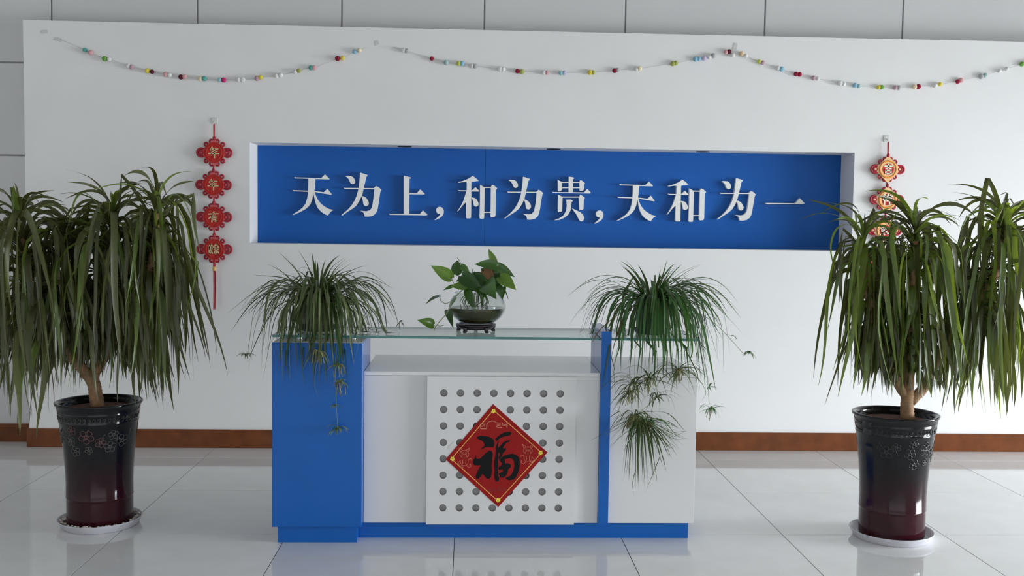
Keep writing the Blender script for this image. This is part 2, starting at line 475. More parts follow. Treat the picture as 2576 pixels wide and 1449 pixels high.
# recessed lamps in the niche soffit
for k, (px, which) in enumerate(((1018, 'left'), (1393, 'middle'), (1768, 'right'))):
    p = at(px, 372, 6.92); c = (p.x, 6.92, NZ1)
    o = empty('recessed_downlight', c, 'black recessed downlight in the niche soffit, %s of three above the characters' % which, 'lamp', 'downlights in the niche soffit')
    obj('trim_ring', lathe([(.036, NZ1 - .0005), (.036, NZ1 - .004), (.046, NZ1 - .004), (.047, NZ1 - .0005)], c[0], c[1], 24, True), M['black'], o, smooth=True)
    obj('lamp_cup', lathe([(.0, NZ1 - .0012), (.02, NZ1 - .0012), (.036, NZ1 - .003)], c[0], c[1], 24, True), M['black'], o, smooth=True)

# ================================================================ raised lettering
def crop(ox, oy, s, pts): return [(ox + x / s, oy + y / s) for x, y in pts]
C1 = (720, 400, 6.133); C2 = (1130, 400, 6.133); C3 = (1530, 420, 4.954)
TIAN = [C1, [[(130, 278), (150, 283), (540, 294), (595, 240), (660, 302), (655, 314), (560, 311), (138, 297), (125, 287)],
  [(95, 477), (110, 481), (440, 493), (580, 512), (630, 462), (695, 542), (688, 551), (560, 531), (440, 509), (108, 496)],
  [(342, 296), (440, 298), (434, 420), (425, 490), (412, 560), (395, 630), (370, 690), (330, 740), (270, 785), (190, 826), (105, 863), (95, 856), (180, 806), (250, 752), (300, 682), (325, 600), (335, 520), (340, 430)],
  [(430, 500), (445, 560), (480, 630), (530, 690), (590, 735), (650, 768), (722, 784), (682, 810), (657, 840), (637, 869), (600, 855), (540, 816), (490, 762), (460, 700), (440, 630), (425, 560), (416, 505)]]]
WEI = [C1, [[(910, 264), (935, 258), (1000, 262), (1035, 285), (1058, 325), (1062, 360), (1045, 383), (1015, 388), (990, 370), (972, 325), (945, 288)],
  [(1138, 214), (1150, 211), (1190, 225), (1247, 243), (1240, 265), (1228, 272), (1205, 380), (1185, 470), (1165, 560), (1130, 640), (1080, 715), (1020, 765), (940, 815), (858, 872), (850, 864), (940, 790), (1000, 725), (1050, 650), (1085, 570), (1110, 480), (1125, 380), (1135, 280)],
  [(886, 440), (900, 446), (1360, 449), (1360, 464), (900, 461)],
  [(1385, 417), (1420, 432), (1466, 475), (1450, 488), (1440, 540), (1425, 640), (1412, 730), (1400, 790), (1375, 840), (1330, 876), (1270, 889), (1212, 887), (1205, 850), (1185, 820), (1138, 796), (1180, 800), (1240, 805), (1290, 790), (1320, 750), (1335, 680), (1348, 590), (1355, 500), (1358, 460), (1348, 452)],
  [(1158, 568), (1190, 575), (1230, 600), (1260, 640), (1272, 680), (1262, 712), (1235, 728), (1205, 720), (1190, 690), (1180, 630)]]]
SHANG = [C1, [[(1812, 257), (1825, 259), (1922, 284), (1915, 296), (1898, 303), (1895, 852), (1812, 852)],
  [(1896, 528), (2010, 530), (2068, 468), (2136, 538), (2128, 547), (1896, 544)],
  [(1576, 841), (1600, 846), (2060, 850), (2108, 793), (2176, 856), (2165, 869), (1600, 861)]]]
COMMA = [C1, [[(2310, 790), (2320, 760), (2345, 740), (2380, 737), (2410, 752), (2430, 790), (2428, 840), (2405, 880), (2360, 915), (2300, 943), (2289, 936), (2330, 905), (2365, 870), (2375, 848), (2345, 846), (2320, 825)]]]
HE = [C2, [[(133, 355), (200, 342), (280, 310), (330, 282), (362, 256), (400, 285), (457, 335), (400, 345), (350, 350), (340, 372), (268, 372), (266, 352), (200, 358), (145, 366)],
  [(133, 477), (150, 482), (350, 485), (405, 434), (463, 490), (455, 501), (150, 496)],
  [(272, 345), (342, 345), (338, 900), (325, 916), (270, 916), (258, 900), (262, 660), (268, 500)],
  [(270, 480), (245, 560), (220, 640), (180, 720), (124, 809), (140, 803), (200, 725), (270, 655)],
  [(338, 590), (400, 602), (430, 630), (450, 670), (455, 705), (435, 730), (405, 734), (380, 718), (372, 670), (360, 625)],
  [(475, 397), (535, 430), (547, 440), (540, 905), (530, 922), (480, 922), (468, 908), (475, 600)],
  [(660, 397), (690, 405), (741, 450), (732, 466), (720, 476), (715, 870), (700, 895), (650, 900), (638, 888), (642, 600), (643, 430)],
  [(535, 431), (655, 431), (655, 446), (535, 446)], [(535, 815), (645, 815), (645, 830), (535, 830)]]]
GUI = [C2, [[(1675, 321), (1720, 345), (1742, 355), (1740, 470), (1725, 495), (1690, 500), (1675, 485)],
  [(1735, 352), (1850, 352), (1850, 366), (1735, 366)], [(1905, 352), (2018, 352), (2018, 366), (1905, 366)], [(1735, 437), (2018, 437), (2018, 451), (1735, 451)],
  [(1845, 274), (1865, 274), (1920, 284), (1929, 298), (1912, 311), (1910, 525), (1842, 525)],
  [(2020, 327), (2045, 332), (2094, 370), (2090, 386), (2082, 396), (2080, 470), (2060, 490), (2015, 491), (2010, 360)],
  [(1590, 505), (1610, 510), (2085, 515), (2130, 461), (2187, 520), (2180, 531), (1605, 523)],
  [(1680, 549), (1745, 582), (1750, 595), (1742, 800), (1725, 818), (1685, 820), (1675, 800)],
  [(1740, 579), (2010, 579), (2010, 595), (1740, 595)],
  [(2020, 551), (2045, 560), (2094, 598), (2080, 616), (2072, 770), (2050, 790), (2010, 786), (2003, 600)],
  [(1808, 627), (1870, 625), (1910, 640), (1900, 656), (1888, 661), (1882, 740), (1870, 800), (1835, 860), (1770, 910), (1700, 940), (1618, 946), (1700, 915), (1765, 870), (1805, 800), (1815, 720)],
  [(1893, 758), (1960, 790), (2020, 820), (2065, 855), (2082, 900), (2075, 945), (2045, 964), (2015, 955), (1995, 920), (1965, 860)]]]
YI = [C3, [[(1956, 450), (1975, 448), (2335, 452), (2388, 389), (2447, 450), (2440, 461), (1985, 465)]]]
LY0, LY1 = 7.012, 7.045
def letter(name, data, label, anchor=None, scale=1.0):
    """anchor = (pixel of the first point of the source, pixel of the same point of this one)"""
    cr, polys = data
    W3 = [[at(*q, LY0) for q in crop(*cr, p)] for p in polys]
    if anchor:
        a, b = at(*anchor[0], LY0), at(*anchor[1], LY0)
        W3 = [[b + (v - a) * scale for v in p] for p in W3]
    allv = [v for p in W3 for v in p]
    c = ((min(v.x for v in allv) + max(v.x for v in allv)) / 2, LY1, min(v.z for v in allv))
    o = obj(name, join(*[prism([(v.x, v.z) for v in p], LY0 + i * .00013, LY1) for i, p in enumerate(W3)]), M['letter'], None, c)
    tag(o, label, 'lettering', 'raised white characters in the niche')
letter('raised_character', TIAN, 'raised white character tian, leftmost on the blue niche panel')
letter('raised_character', WEI, 'raised white character wei directly left of the character shang')
letter('raised_character', SHANG, 'raised white character shang just before the first comma')
letter('raised_comma', COMMA, 'raised white comma after the third character, left one of two')
letter('raised_character', HE, 'raised white character he at the seam of the blue panel')
letter('raised_character', WEI, 'raised white character wei between he and gui, middle of the niche', ((868.4, 443.0), (1279.4, 453.0)), .985)
letter('raised_character', GUI, 'raised white character gui, the only one with two stacked frames')
letter('raised_comma', COMMA, 'raised white comma after the sixth character, right one of two', ((1093.2, 552.6), (1495.2, 561.6)))
letter('raised_character', TIAN, 'raised white character tian following the right comma', ((741.2, 445.3), (1559.6, 463.0)), .985)
letter('raised_character', HE, 'raised white character he, third from the right end of the niche', ((1151.7, 457.9), (1680.2, 467.4)), .99)
letter('raised_character', WEI, 'raised white character wei, the last but one on the right', ((868.4, 443.0), (1816.0, 456.3)), .985)
letter('raised_character', YI, 'raised white character yi, a single horizontal stroke at the right end')

# ================================================================ reception desk
PX0, PX1, PYF, PYB = -.897, -.484, 4.752, 5.14         # blue pillar cabinet
BX1 = 1.090                                             # right end of the desk
BYF, BYB, BZ0, BZ1 = 4.8265, 5.43, .080, .800
desk = empty('reception_desk', (.1, 5.05, 0), 'blue and white reception desk with perforated front panel in the hall', 'desk')
pil = obj('pillar_cabinet', box(PX0, PX1, PYF, PYB, .080, .940, .002), M['blue'], desk); pil['label'] = 'blue cabinet at the left end of the desk'
obj('pillar_top', box(PX0 + .003, PX1 - .003, PYF + .004, PYB - .003, .9402, .9415), M['white_lam'], pil)
obj('pillar_plinth', box(PX0 + .022, PX1 - .025, PYF + .025, PYB - .02, 0, .080), M['blue'], desk)
obj('plinth', box(PX1 - .025, BX1 - .022, BYF + .025, BYB - .06, 0, .080), M['blue'], desk)
FNX0, FNX1, FNY0, FNY1 = .627, .674, 4.8015, 5.213
fp = obj('front_panel', box(PX1 + .001, FNX0 - .0005, BYF, BYF + .018, BZ0, BZ1 - .019, .001), M['white_lam'], desk)
rp = obj('end_panel', box(FNX1 + .0005, BX1, BYF, BYF + .018, BZ0, BZ1 - .019, .001), M['white_lam'], desk)
obj('side_panel', box(BX1 - .018, BX1 - .001, BYF + .0185, BYB, BZ0, BZ1 - .019), M['white_lam'], desk)
obj('inner_side_panel', box(PX0 + .02, PX0 + .038, PYB + .001, BYB, BZ0, BZ1 - .019), M['white_lam'], desk)
obj('countertop', join(box(PX1 + .001, FNX0 - .0005, BYF - .002, BYB + .01, BZ1 - .018, BZ1, .001), box(FNX1 + .0005, BX1, BYF - .002, BYB + .01, BZ1 - .018, BZ1, .001),
    box(FNX0 - .0005, FNX1 + .0005, FNY1 + .001, BYB + .01, BZ1 - .018, BZ1)), M['counter'], desk)
def fin():
    prof = [(FNY0, .080), (FNY1, .080), (FNY1, .9505), (4.848, .9505), (4.848, .968), (FNY1, .968), (FNY1, 1.0), (FNY0, 1.0)]
    n = len(prof)
    v = [(FNX0, y, z) for y, z in prof] + [(FNX1, y, z) for y, z in prof]
    f = [tuple(range(n))[::-1], tuple(range(n, 2 * n))]
    for i in range(n):
        j = (i + 1) % n; f.append((i, j, n + j, n + i))
    return v, f
fn = obj('fin', fin(), M['blue'], desk); fn['label'] = 'narrow upright blue fin'

# perforated panel: 8 x 8 real holes
QX0, QX1, QZ0, QZ1, QY0, QY1 = -.187, .511, .0805, .783, 4.797, 4.8262
hx = [at(x, 1130, QY0).x for x in (1115, 1157, 1198, 1240.5, 1283, 1324.5, 1366, 1407)]
hz = [at(1262, y, QY0).z for y in (1278, 1237, 1195.5, 1154, 1113, 1072, 1031, 989.5)]
hx = [hx[0] + (hx[-1] - hx[0]) * k / 7 for k in range(8)]; hz = [hz[0] + (hz[-1] - hz[0]) * k / 7 for k in range(8)]
def perforated():
    R, n = .0178, 24; v, f, mi = [], [], []
    st = (hx[-1] - hx[0]) / 7; sz = (hz[-1] - hz[0]) / 7
    bx = [hx[0] - st / 2 + st * k for k in range(9)]; bz = [hz[0] - sz / 2 + sz * k for k in range(9)]
    def quad(a, b, c, d):
        k = len(v); v.extend([a, b, c, d]); f.append((k, k + 1, k + 2, k + 3)); mi.append(0)
    def rect(x0, x1, z0, z1): quad((x0, QY0, z0), (x1, QY0, z0), (x1, QY0, z1), (x0, QY0, z1))
    rect(QX0, bx[0], QZ0, QZ1); rect(bx[-1], QX1, QZ0, QZ1); rect(bx[0], bx[-1], QZ0, bz[0]); rect(bx[0], bx[-1], bz[-1], QZ1)
    quad((QX0, QY1, QZ0), (QX0, QY0, QZ0), (QX0, QY0, QZ1), (QX0, QY1, QZ1)); quad((QX1, QY0, QZ0), (QX1, QY1, QZ0), (QX1, QY1, QZ1), (QX1, QY0, QZ1))
    quad((QX0, QY0, QZ1), (QX1, QY0, QZ1), (QX1, QY1, QZ1), (QX0, QY1, QZ1)); quad((QX0, QY1, QZ0), (QX1, QY1, QZ0), (QX1, QY0, QZ0), (QX0, QY0, QZ0))
    for cx in hx:
        for cz in hz:
            k = len(v)
            for i in range(n):
                a = 2 * math.pi * i / n; c, s = math.cos(a), math.sin(a); q = 1 / max(abs(c), abs(s))
                v.append((cx + st / 2 * c * q, QY0, cz + sz / 2 * s * q)); v.append((cx + R * c, QY0, cz + R * s)); v.append((cx + R * c, QY1 - .0008, cz + R * s))
            for i in range(n):
                j = (i + 1) % n
                f.append((k + 3 * i, k + 3 * j, k + 3 * j + 1, k + 3 * i + 1)); mi.append(0)
                f.append((k + 3 * i + 1, k + 3 * j + 1, k + 3 * j + 2, k + 3 * i + 2)); mi.append(1)
            f.append(tuple(k + 3 * i + 2 for i in range(n))); mi.append(1)
    return v, f, mi
v_, f_, mi_ = perforated()
pp = obj('perforated_panel', (v_, f_), [M['white_lam'], M['hole']], desk)
pp.data.polygons.foreach_set('material_index', mi_); pp['label'] = 'white panel with eight rows of round holes'

# glass shelf on metal stand-offs
GXa, GXb, GYa, GYb, GZa, GZb = -.914, 1.097, 4.8515, 5.275, .9530, .9650
gv, gf = box(GXa, GXb, GYa, GYb, GZa, GZb)
shelf = obj('glass_shelf', (gv, gf), [M['glass'], M['edge_glass']], None, (.09, 5.06, GZa))
nmi = []
for p in shelf.data.polygons: nmi.append(0 if abs(p.normal.z) > .5 else 1)
shelf.data.polygons.foreach_set('material_index', nmi)
tag(shelf, 'long clear glass shelf with green edge on top of the reception desk', 'shelf')
for x, y in ((PX0 + .10, 4.90), (PX1 - .06, 4.90), (PX0 + .10, 5.09), (PX1 - .06, 5.09)):
    obj('stand_off', lathe([(.016, .9416), (.016, .9525)], x, y, 20), M['chrome'], desk, smooth=False)

# ================================================================ red festival paper
RY = QY0 - .0016
def P2(px, py, y=RY):
    v = at(px, py, y); return (v.x, v.z)
corners = [(1240.5, 1016.5), (1377.5, 1138), (1253.5, 1275.5), (1121, 1155.5)]
paper = obj('festival_paper', prism([P2(*c) for c in corners], RY, QY0 - .0003), M['red_paper'], None, at(1253.5, 1275.5, RY))
tag(paper, 'red diamond paper with black fu character stuck on the perforated panel', 'poster')
cen = Vector((sum(c[0] for c in corners) / 4, sum(c[1] for c in corners) / 4))
def inset(k): return [Vector((cen.x + (c[0] - cen.x) * k, cen.y + (c[1] - cen.y) * k)) for c in corners]
def px_line(pts, w, y):
    out = []
    for a, b in zip(pts, pts[1:]):
        a, b = Vector(a), Vector(b); d = b - a
        if d.length < 1e-6: continue
        d.normalize(); n = Vector((-d.y, d.x)) * w / 2; a = a - d * w * .3; b = b + d * w * .3
        out.append(prism([P2(*(a + n)), P2(*(b + n)), P2(*(b - n)), P2(*(a - n))], y, RY + .0002))
    return join(*out)
q = inset(.885)
obj('gold_border', px_line(q + [q[0]], 1.7, RY - .0004), M['gold_print'], paper)
orn = []
for c in inset(.865):
    for a in range(5):
        t = a * 2 * math.pi / 5 + .3
        x, y = c.x + 3.4 * math.cos(t), c.y + 3.4 * math.sin(t)
        orn.append(prism([P2(x + 2.6 * math.cos(k), y + 2.6 * math.sin(k)) for k in [i * math.pi / 4 for i in range(8)]], RY - .0006 - a * .00005, RY + .0002))
obj('corner_ornaments', join(*orn), M['yellow_print'], paper)
FU = [[(315, 320), (380, 290), (470, 295), (560, 310), (620, 340), (660, 380), (672, 450), (660, 520), (610, 525), (540, 520), (480, 530), (420, 560), (380, 590), (430, 530), (480, 490), (460, 430), (420, 390), (370, 370), (330, 350)],
  [(580, 590), (630, 610), (642, 660), (628, 760), (615, 900), (622, 1000), (610, 1120), (570, 1165), (520, 1160), (470, 1100), (430, 1060), (400, 1110), (350, 1165), (305, 1165), (300, 1100), (330, 1020), (370, 950), (400, 890), (330, 890), (265, 890), (240, 840), (245, 780), (280, 740), (305, 680), (300, 740), (330, 765), (390, 750), (440, 700), (490, 650), (540, 610)],
  [(690, 360), (740, 310), (800, 260), (870, 225), (940, 210), (1000, 215), (1025, 240), (985, 285), (920, 300), (850, 310), (790, 340), (740, 385), (720, 400)],
  [(770, 380), (730, 440), (705, 520), (700, 620), (690, 720), (670, 800), (670, 900), (680, 1000), (670, 1100), (685, 1180), (720, 1220), (760, 1210), (775, 1150), (748, 1100), (752, 1020), (738, 960), (750, 880), (745, 800), (755, 700), (750, 600), (745, 520), (752, 440)],
  [(770, 520), (840, 440), (900, 395), (985, 380), (985, 412), (925, 425), (870, 490), (840, 545), (917, 545), (900, 590), (850, 640), (810, 730), (785, 760), (755, 750), (785, 660), (745, 620), (742, 540)],
  [(775, 770), (860, 700), (940, 670), (1040, 655), (1120, 680), (1170, 730), (1190, 820), (1185, 920), (1160, 1020), (1120, 1120), (1060, 1180), (980, 1195), (920, 1175), (900, 1140), (960, 1120), (1010, 1090), (1060, 1000), (1080, 900), (1070, 800), (1040, 760), (980, 745), (890, 765), (830, 790)],
  [(760, 770), (880, 760), (895, 850), (960, 850), (1010, 880), (1000, 940), (955, 965), (940, 1040), (900, 1110), (850, 1140), (790, 1130), (765, 1060), (790, 1040), (850, 1020), (835, 965), (770, 985), (748, 940), (800, 900), (835, 860)]]
obj('printed_character', join(*[prism([P2(*p) for p in crop(1160, 1060, 8.05, g)], RY - .0004 - i * .00004, RY + .0002) for i, g in enumerate(FU)]), M['black_ink'], paper)
yr = [[(388, 58), (465, 52), (465, 95), (395, 100), (395, 152), (515, 148), (520, 60), (560, 10), (630, -10), (690, 5), (720, 30), (790, 35), (790, 75), (725, 80), (725, 130), (825, 125)],
      [(840, 35), (840, 80), (935, 72)], [(930, 25), (928, 125)]]
obj('printed_year', join(*[px_line(crop(1160, 1060, 8.05, g), 2.1, RY - .0004) for g in yr]), M['line_print'], paper)
def circ(cx, cy, r, n=14, a0=0, a1=6.2832, sy=1): return [(cx + r * math.cos(a0 + (a1 - a0) * i / n), cy + sy * r * math.sin(a0 + (a1 - a0) * i / n)) for i in range(n + 1)]
def dragon_lines(cx, cy, s, flip):
    L = [circ(0, -6, 9, sy=.85), circ(0, -2, 5.5, sy=.7), circ(-3.5, -8, 1.6, 8), circ(3.5, -8, 1.6, 8), [(-8, -11), (-11, -19), (-4, -14)], [(8, -11), (11, -19), (4, -14)],
         circ(0, 9, 8, a0=-.3, a1=3.5), [(-7, 6), (-13, 12), (-9, 16)], [(7, 6), (13, 2), (15, 7)], [(-5, 15), (-8, 21), (-2, 20)], [(4, 16), (9, 21), (14, 18), (12, 13)], [(-3, 5), (-3, 14)], [(3, 5), (3, 14)]]
    return [[(cx + flip * x * s, cy + y * s) for x, y in l] for l in L]
for cx, cy, fl in ((1168, 1150, 1), (1328, 1141, -1)):
    obj('printed_dragon', join(*[px_line(l, 1.1, RY - .0004) for l in dragon_lines(cx, cy, 1.25, fl)]), M['line_print'], paper)
obj('printed_caption', join(*[strokes([[(-.9, .5), (.9, .5)], [(-.9, -.1), (.9, -.1)], [(-.9, -.8), (.9, -.8)], [(0, 1), (0, -1)], [(-.6, .4), (-.7, -.9)]], P2(1232 + 12 * k, 1233 - k * .7), .0075, .0018, RY - .0004, RY + .0002) for k in range(4)]), M['dim_ink'], paper)
for k, (px, py, rot, lab) in enumerate(((1137, 1121, .8, 'upper left'), (1392, 1140, -.5, 'right'), (1276, 1262, -.6, 'lower'))):
    c = P2(px, py); s_, w_ = .018, .007; ca, sa = math.cos(rot), math.sin(rot)
    t = obj('clear_tape', prism([(c[0] + x * ca - z * sa, c[1] + x * sa + z * ca) for x, z in ((-s_, -w_), (s_, -w_), (s_, w_), (-s_, w_))], QY0 - .0012, QY0 - .0002), M['hook'], None, (c[0], QY0 - .0002, c[1]))
    tag(t, 'short strip of clear tape at the %s edge of the red paper' % lab, 'tape', 'tape strips on the desk panel')

# ================================================================ Chinese knot hangings
GLYPH = dict(
 nian=[[(-.3, 1), (-.7, .45)], [(-.45, .65), (.75, .65)], [(-.4, .2), (.6, .2)], [(-.4, .2), (-.4, -.2)], [(-.95, -.2), (.95, -.2)], [(.1, .65), (.1, -1)]],
 you=[[(-.9, .55), (.9, .65)], [(.1, 1), (-.2, .3), (-.85, -.3)], [(-.3, .2), (-.3, -.95)], [(-.3, .2), (.55, .2), (.55, -.9), (.35, -.8)], [(-.3, -.15), (.55, -.15)], [(-.3, -.5), (.55, -.5)]],
 yu=[[(-.6, .95), (-.95, .5)], [(-.6, .95), (-.25, .6)], [(-.85, .45), (-.35, .45), (-.35, -.05), (-.85, -.05)], [(-.85, .45), (-.85, -.85), (-.55, -.6)], [(-.85, .2), (-.35, .2)], [(-.5, -.2), (-.25, -.8)],
     [(.4, 1), (-.05, .4)], [(.4, 1), (.95, .4)], [(.1, .3), (.75, .3)], [(.05, 0), (.9, 0)], [(.45, .3), (.45, -.9), (.3, -.8)], [(.25, -.3), (.05, -.7)], [(.65, -.3), (.9, -.7)]],
 ji=[[(-.8, .6), (.8, .6)], [(0, 1), (0, .15)], [(-.55, .15), (.55, .15)], [(-.5, -.25), (-.5, -.9), (.5, -.9), (.5, -.25), (-.5, -.25)]],
 xiang=[[(-.65, 1), (-.5, .8)], [(-.9, .6), (-.4, .6), (-.9, -.05)], [(-.62, .2), (-.62, -1)], [(-.55, .1), (-.35, -.1)], [(.05, 1), (.2, .75)], [(.75, 1), (.55, .7)], [(-.1, .6), (.9, .6)], [(-.05, .2), (.85, .2)], [(-.2, -.25), (.95, -.25)], [(.4, .6), (.4, -1)]],
 ru=[[(-.6, .95), (-.8, -.1), (-.2, -.85)], [(-.3, .4), (-.5, -.4), (-.95, -.9)], [(-.95, .4), (-.15, .4)], [(.15, .5), (.15, -.6), (.85, -.6), (.85, .5), (.15, .5)]],
 yi=[[(0, 1), (0, .85)], [(-.6, .8), (.6, .8)], [(-.25, .75), (-.15, .55)], [(.25, .75), (.15, .55)], [(-.85, .5), (.85, .5)], [(-.45, .35), (.45, .35), (.45, -.15), (-.45, -.15), (-.45, .35)], [(-.45, .1), (.45, .1)], [(-.7, -.4), (-.85, -.8)], [(-.3, -.4), (-.2, -.85), (.4, -.85), (.5, -.6)], [(.05, -.35), (.15, -.55)], [(.6, -.35), (.85, -.65)]])
KY = 6.772
def rounded(cx, cz, r, k, n=40, rot=0):
    """k: 0 circle .. 1 diamond"""
    out = []
    for i in range(n):
        a = 2 * math.pi * i / n; c, s = math.cos(a), math.sin(a)
        rr = r * ((1 - k) + k / (abs(c) + abs(s))); out.append((cx + rr * math.cos(a + rot), cz + rr * math.sin(a + rot)))
    return out
loop_small = loop_big = None
def knot(name, label, centres, glyphs, style, top_px, tassel):
    global loop_small, loop_big
    tp = at(*top_px, KY)
    root = empty(name, (tp.x, KY, tp.z), label, 'wall hanging', 'chinese knot hangings on the white wall')
    obj('hook', join(box(tp.x - .018, tp.x + .018, 6.793, 6.7995, tp.z + .002, tp.z + .045, .002), tube(smooth_path([(tp.x, 6.793, tp.z + .02), (tp.x, 6.775, tp.z + .012), (tp.x, 6.765, tp.z + .004), (tp.x, 6.772, tp.z - .004)], 8), .003, 6)), M['hook'], root)
    cs = [at(x, y, KY) for x, y in centres]
    Rm = .068
    prev = tp.z
    for c, g in zip(cs, glyphs):
        # cord and button knot above the medallion
        z1 = c.z + Rm * .95
        obj('cord', join(tube([(tp.x * .5 + c.x * .5, KY, prev), (c.x, KY, z1)], .0055, 8), tube([(c.x - .001, KY, z1 + .012), (c.x, KY, z1 + .02), (c.x, KY, z1 + .032), (c.x - .001, KY, z1 + .04)], [.006, .011, .011, .006], 8)), M['red_cord'], root, smooth=True)
        prev = c.z - Rm * .9
        for k in range(12):
            a = math.radians(30 * k + 15)
            if abs(math.cos(a)) > .93: continue
            if abs(math.sin(a)) > .97: continue
            r = Rm * (1.10 if style == 'red' else 1.02)
            p = Vector((c.x + r * math.cos(a), KY + .003, c.z + r * math.sin(a)))
            if loop_small is None:
                loop_small = obj('petal_loop', ring(p, .0105, .0105, .0062, 16, 8), M['red_cord'], root, p, True)
            else:
                copy_part(loop_small, root, p - ORG[root.name])
        for s in (-1, 1):
            p = Vector((c.x + s * Rm * 1.22, KY + .002, c.z))
            if loop_big is None:
                loop_big = obj('side_loop', join(ring(p, .027, .026, .0075, 24, 8), ring(p + Vector((0, -.004, 0)), .012, .012, .006, 16, 8)), M['red_cord'], root, p, True)
            else:
                copy_part(loop_big, root, p - ORG[root.name])
        if style == 'red':
            obj('corner_felt', prism(rounded(c.x, c.z, Rm * 1.30, 1.0), KY - .006, KY + .004), M['pink_plate'], root)
            md = obj('medallion', prism(rounded(c.x, c.z, Rm * .98, .12), KY - .010, KY - .0058), M['red_plate'], root)
            obj('rim', ring((c.x, KY - .0105, c.z), Rm * .74, Rm * .74, .0042, 32, 6), M['red_plate'], md, smooth=True)
            obj('rim', ring((c.x, KY - .0100, c.z), Rm * .93, Rm * .93, .0030, 32, 6), M['red_plate'], md, smooth=True)
            obj('character', strokes(GLYPH[g], (c.x, c.z), .034, .0088, KY - .0135, KY - .0098), M['beige_char'], md)
        else:
            obj('corner_felt', prism(rounded(c.x, c.z, Rm * 1.32, 1.0), KY - .006, KY + .004), M['gold_plate'], root)
            md = obj('medallion', prism(rounded(c.x, c.z, Rm * .80, 0), KY - .009, KY - .0058), M['gold_plate'], root)
            obj('rim', ring((c.x, KY - .009, c.z), Rm * .80, Rm * .80, .0055, 32, 6), M['orange_ring'], md, smooth=True)
            obj('centre_disc', prism(rounded(c.x, c.z, Rm * .56, 0), KY - .0105, KY - .0088), M['red_plate'], md)
            obj('character', strokes(GLYPH[g], (c.x, c.z), .033, .0105, KY - .0140, KY - .0103), M['white_char'], md)
    if tassel:
        x = cs[-1].x; zt = at(centres[-1][0], tassel[0], KY).z; zb = at(centres[-1][0], tassel[1], KY).z
        obj('cord', tube([(x, KY, prev), (x, KY, zt)], .008, 8), M['red_cord'], root, smooth=True)
        obj('gold_wrap', lathe([(.010, zt - .022), (.0125, zt - .018), (.0115, zt - .012), (.0125, zt - .006), (.011, zt), (.009, zt + .006)], x, KY, 16), M['gold_thread'], root, smooth=True)
        rnd = random.Random(5); th = []
        for k in range(26):
            a = rnd.uniform(0, 6.28); r = rnd.uniform(0, .008)
            dx, dy = r * math.cos(a), r * math.sin(a)
            th.append(tube([(x + dx, KY + dy, zt - .018), (x + dx * 1.1 + .001, KY + dy, (zt + zb) / 2), (x + dx * .9 - .001, KY + dy * .9, zb + .05 * rnd.random() * (1 if k else 0))], .0018, 5))
        obj('tassel', join(*th), M['red_cord'], root, kind='stuff')
knot('knot_hanging', 'red four-medallion knot hanging with long tassel beside the tall left plant', [(539, 384), (537, 465), (538, 546), (539, 627)], ['nian', 'nian', 'you', 'yu'], 'red', (538, 312), (673, 780))
knot('knot_hanging', 'gold and red knot hanging with diamond medallions, partly behind the right plant', [(2233, 426), (2231, 502), (2226, 580), (2221, 656)], ['ji', 'xiang', 'ru', 'yi'], 'gold', (2233, 357), (700, 800))

# ================================================================ felt ball garlands
COLS = dict(t=(.10, .38, .32), p=(.70, .38, .40), g=(.16, .36, .07), w=(.78, .77, .75), m=(.50, .34, .38), y=(.74, .62, .08), r=(.28, .006, .035), d=(.09, .008, .02),
            c=(.80, .70, .50), l=(.34, .62, .64), k=(.50, .02, .14), o=(.38, .40, .10), b=(.26, .50, .64), s=(.44, .44, .45), h=(.55, .60, .12), n=(.74, .58, .34), v=(.55, .50, .66), e=(.36, .52, .50))
FELT = {k: mat('felt_%s' % n, c, .95, .12, 120, .6, 900) for (k, c), n in zip(COLS.items(), 'teal pink green white mauve yellow crimson maroon cream aqua magenta olive blue grey lime tan lavender sage'.split())}
def S(ox, txt): return [(ox + float(a) / 2.994, float(b) / 2.994, k) for a, b, k in (q.split(',') for q in txt.split())]
SW1 = S(0, '640,376,t 683,396,p 788,442,g 823,446,w 966,497,w 990,505,m 1110,533,y 1145,540,d 1247,560,p 1277,566,w 1362,580,d 1390,578,p 1508,592,c 1538,592,t 1656,602,l 1684,603,k 1798,600,w 1828,600,w 1935,590,m 1963,582,y 2082,570,w 2113,566,w 2222,541,w 2250,533,o 2343,510,t 2367,510,p 2543,441,r') + S(860, '5,437,y 97,390,b 132,380,c')
SW2 = S(860, '465,378,w 487,383,s 677,441,r 785,471,e 880,478,h 905,478,b 980,495,w 1003,498,s 1190,520,w 1215,522,w 1323,535,r 1355,540,o 1520,545,w 1545,547,p 1650,551,l 1675,549,v 1870,545,y 1892,545,o 2055,532,r 2077,527,s 2218,522,w 2242,516,c 2492,480,o 2515,475,o') + S(1716, '100,445,b 128,443,b 166,440,v 205,430,w 235,420,s 330,392,p 355,388,d 382,415,w')
SW3 = S(1716, '448,403,n 480,420,w 580,463,h 607,472,m 722,512,w 750,520,b 858,558,r 885,560,r 990,587,m 1022,592,w 1190,627,w 1218,632,w 1303,642,b 1330,648,e 1480,657,y 1503,657,g 1605,660,m 1632,660,s 1750,653,c 1780,652,r 1905,645,w 1943,634,y 2075,614,r 2100,605,p 2252,577,s 2282,567,e 2390,535,w 2445,520,w 2560,483,g 2600,470,w')
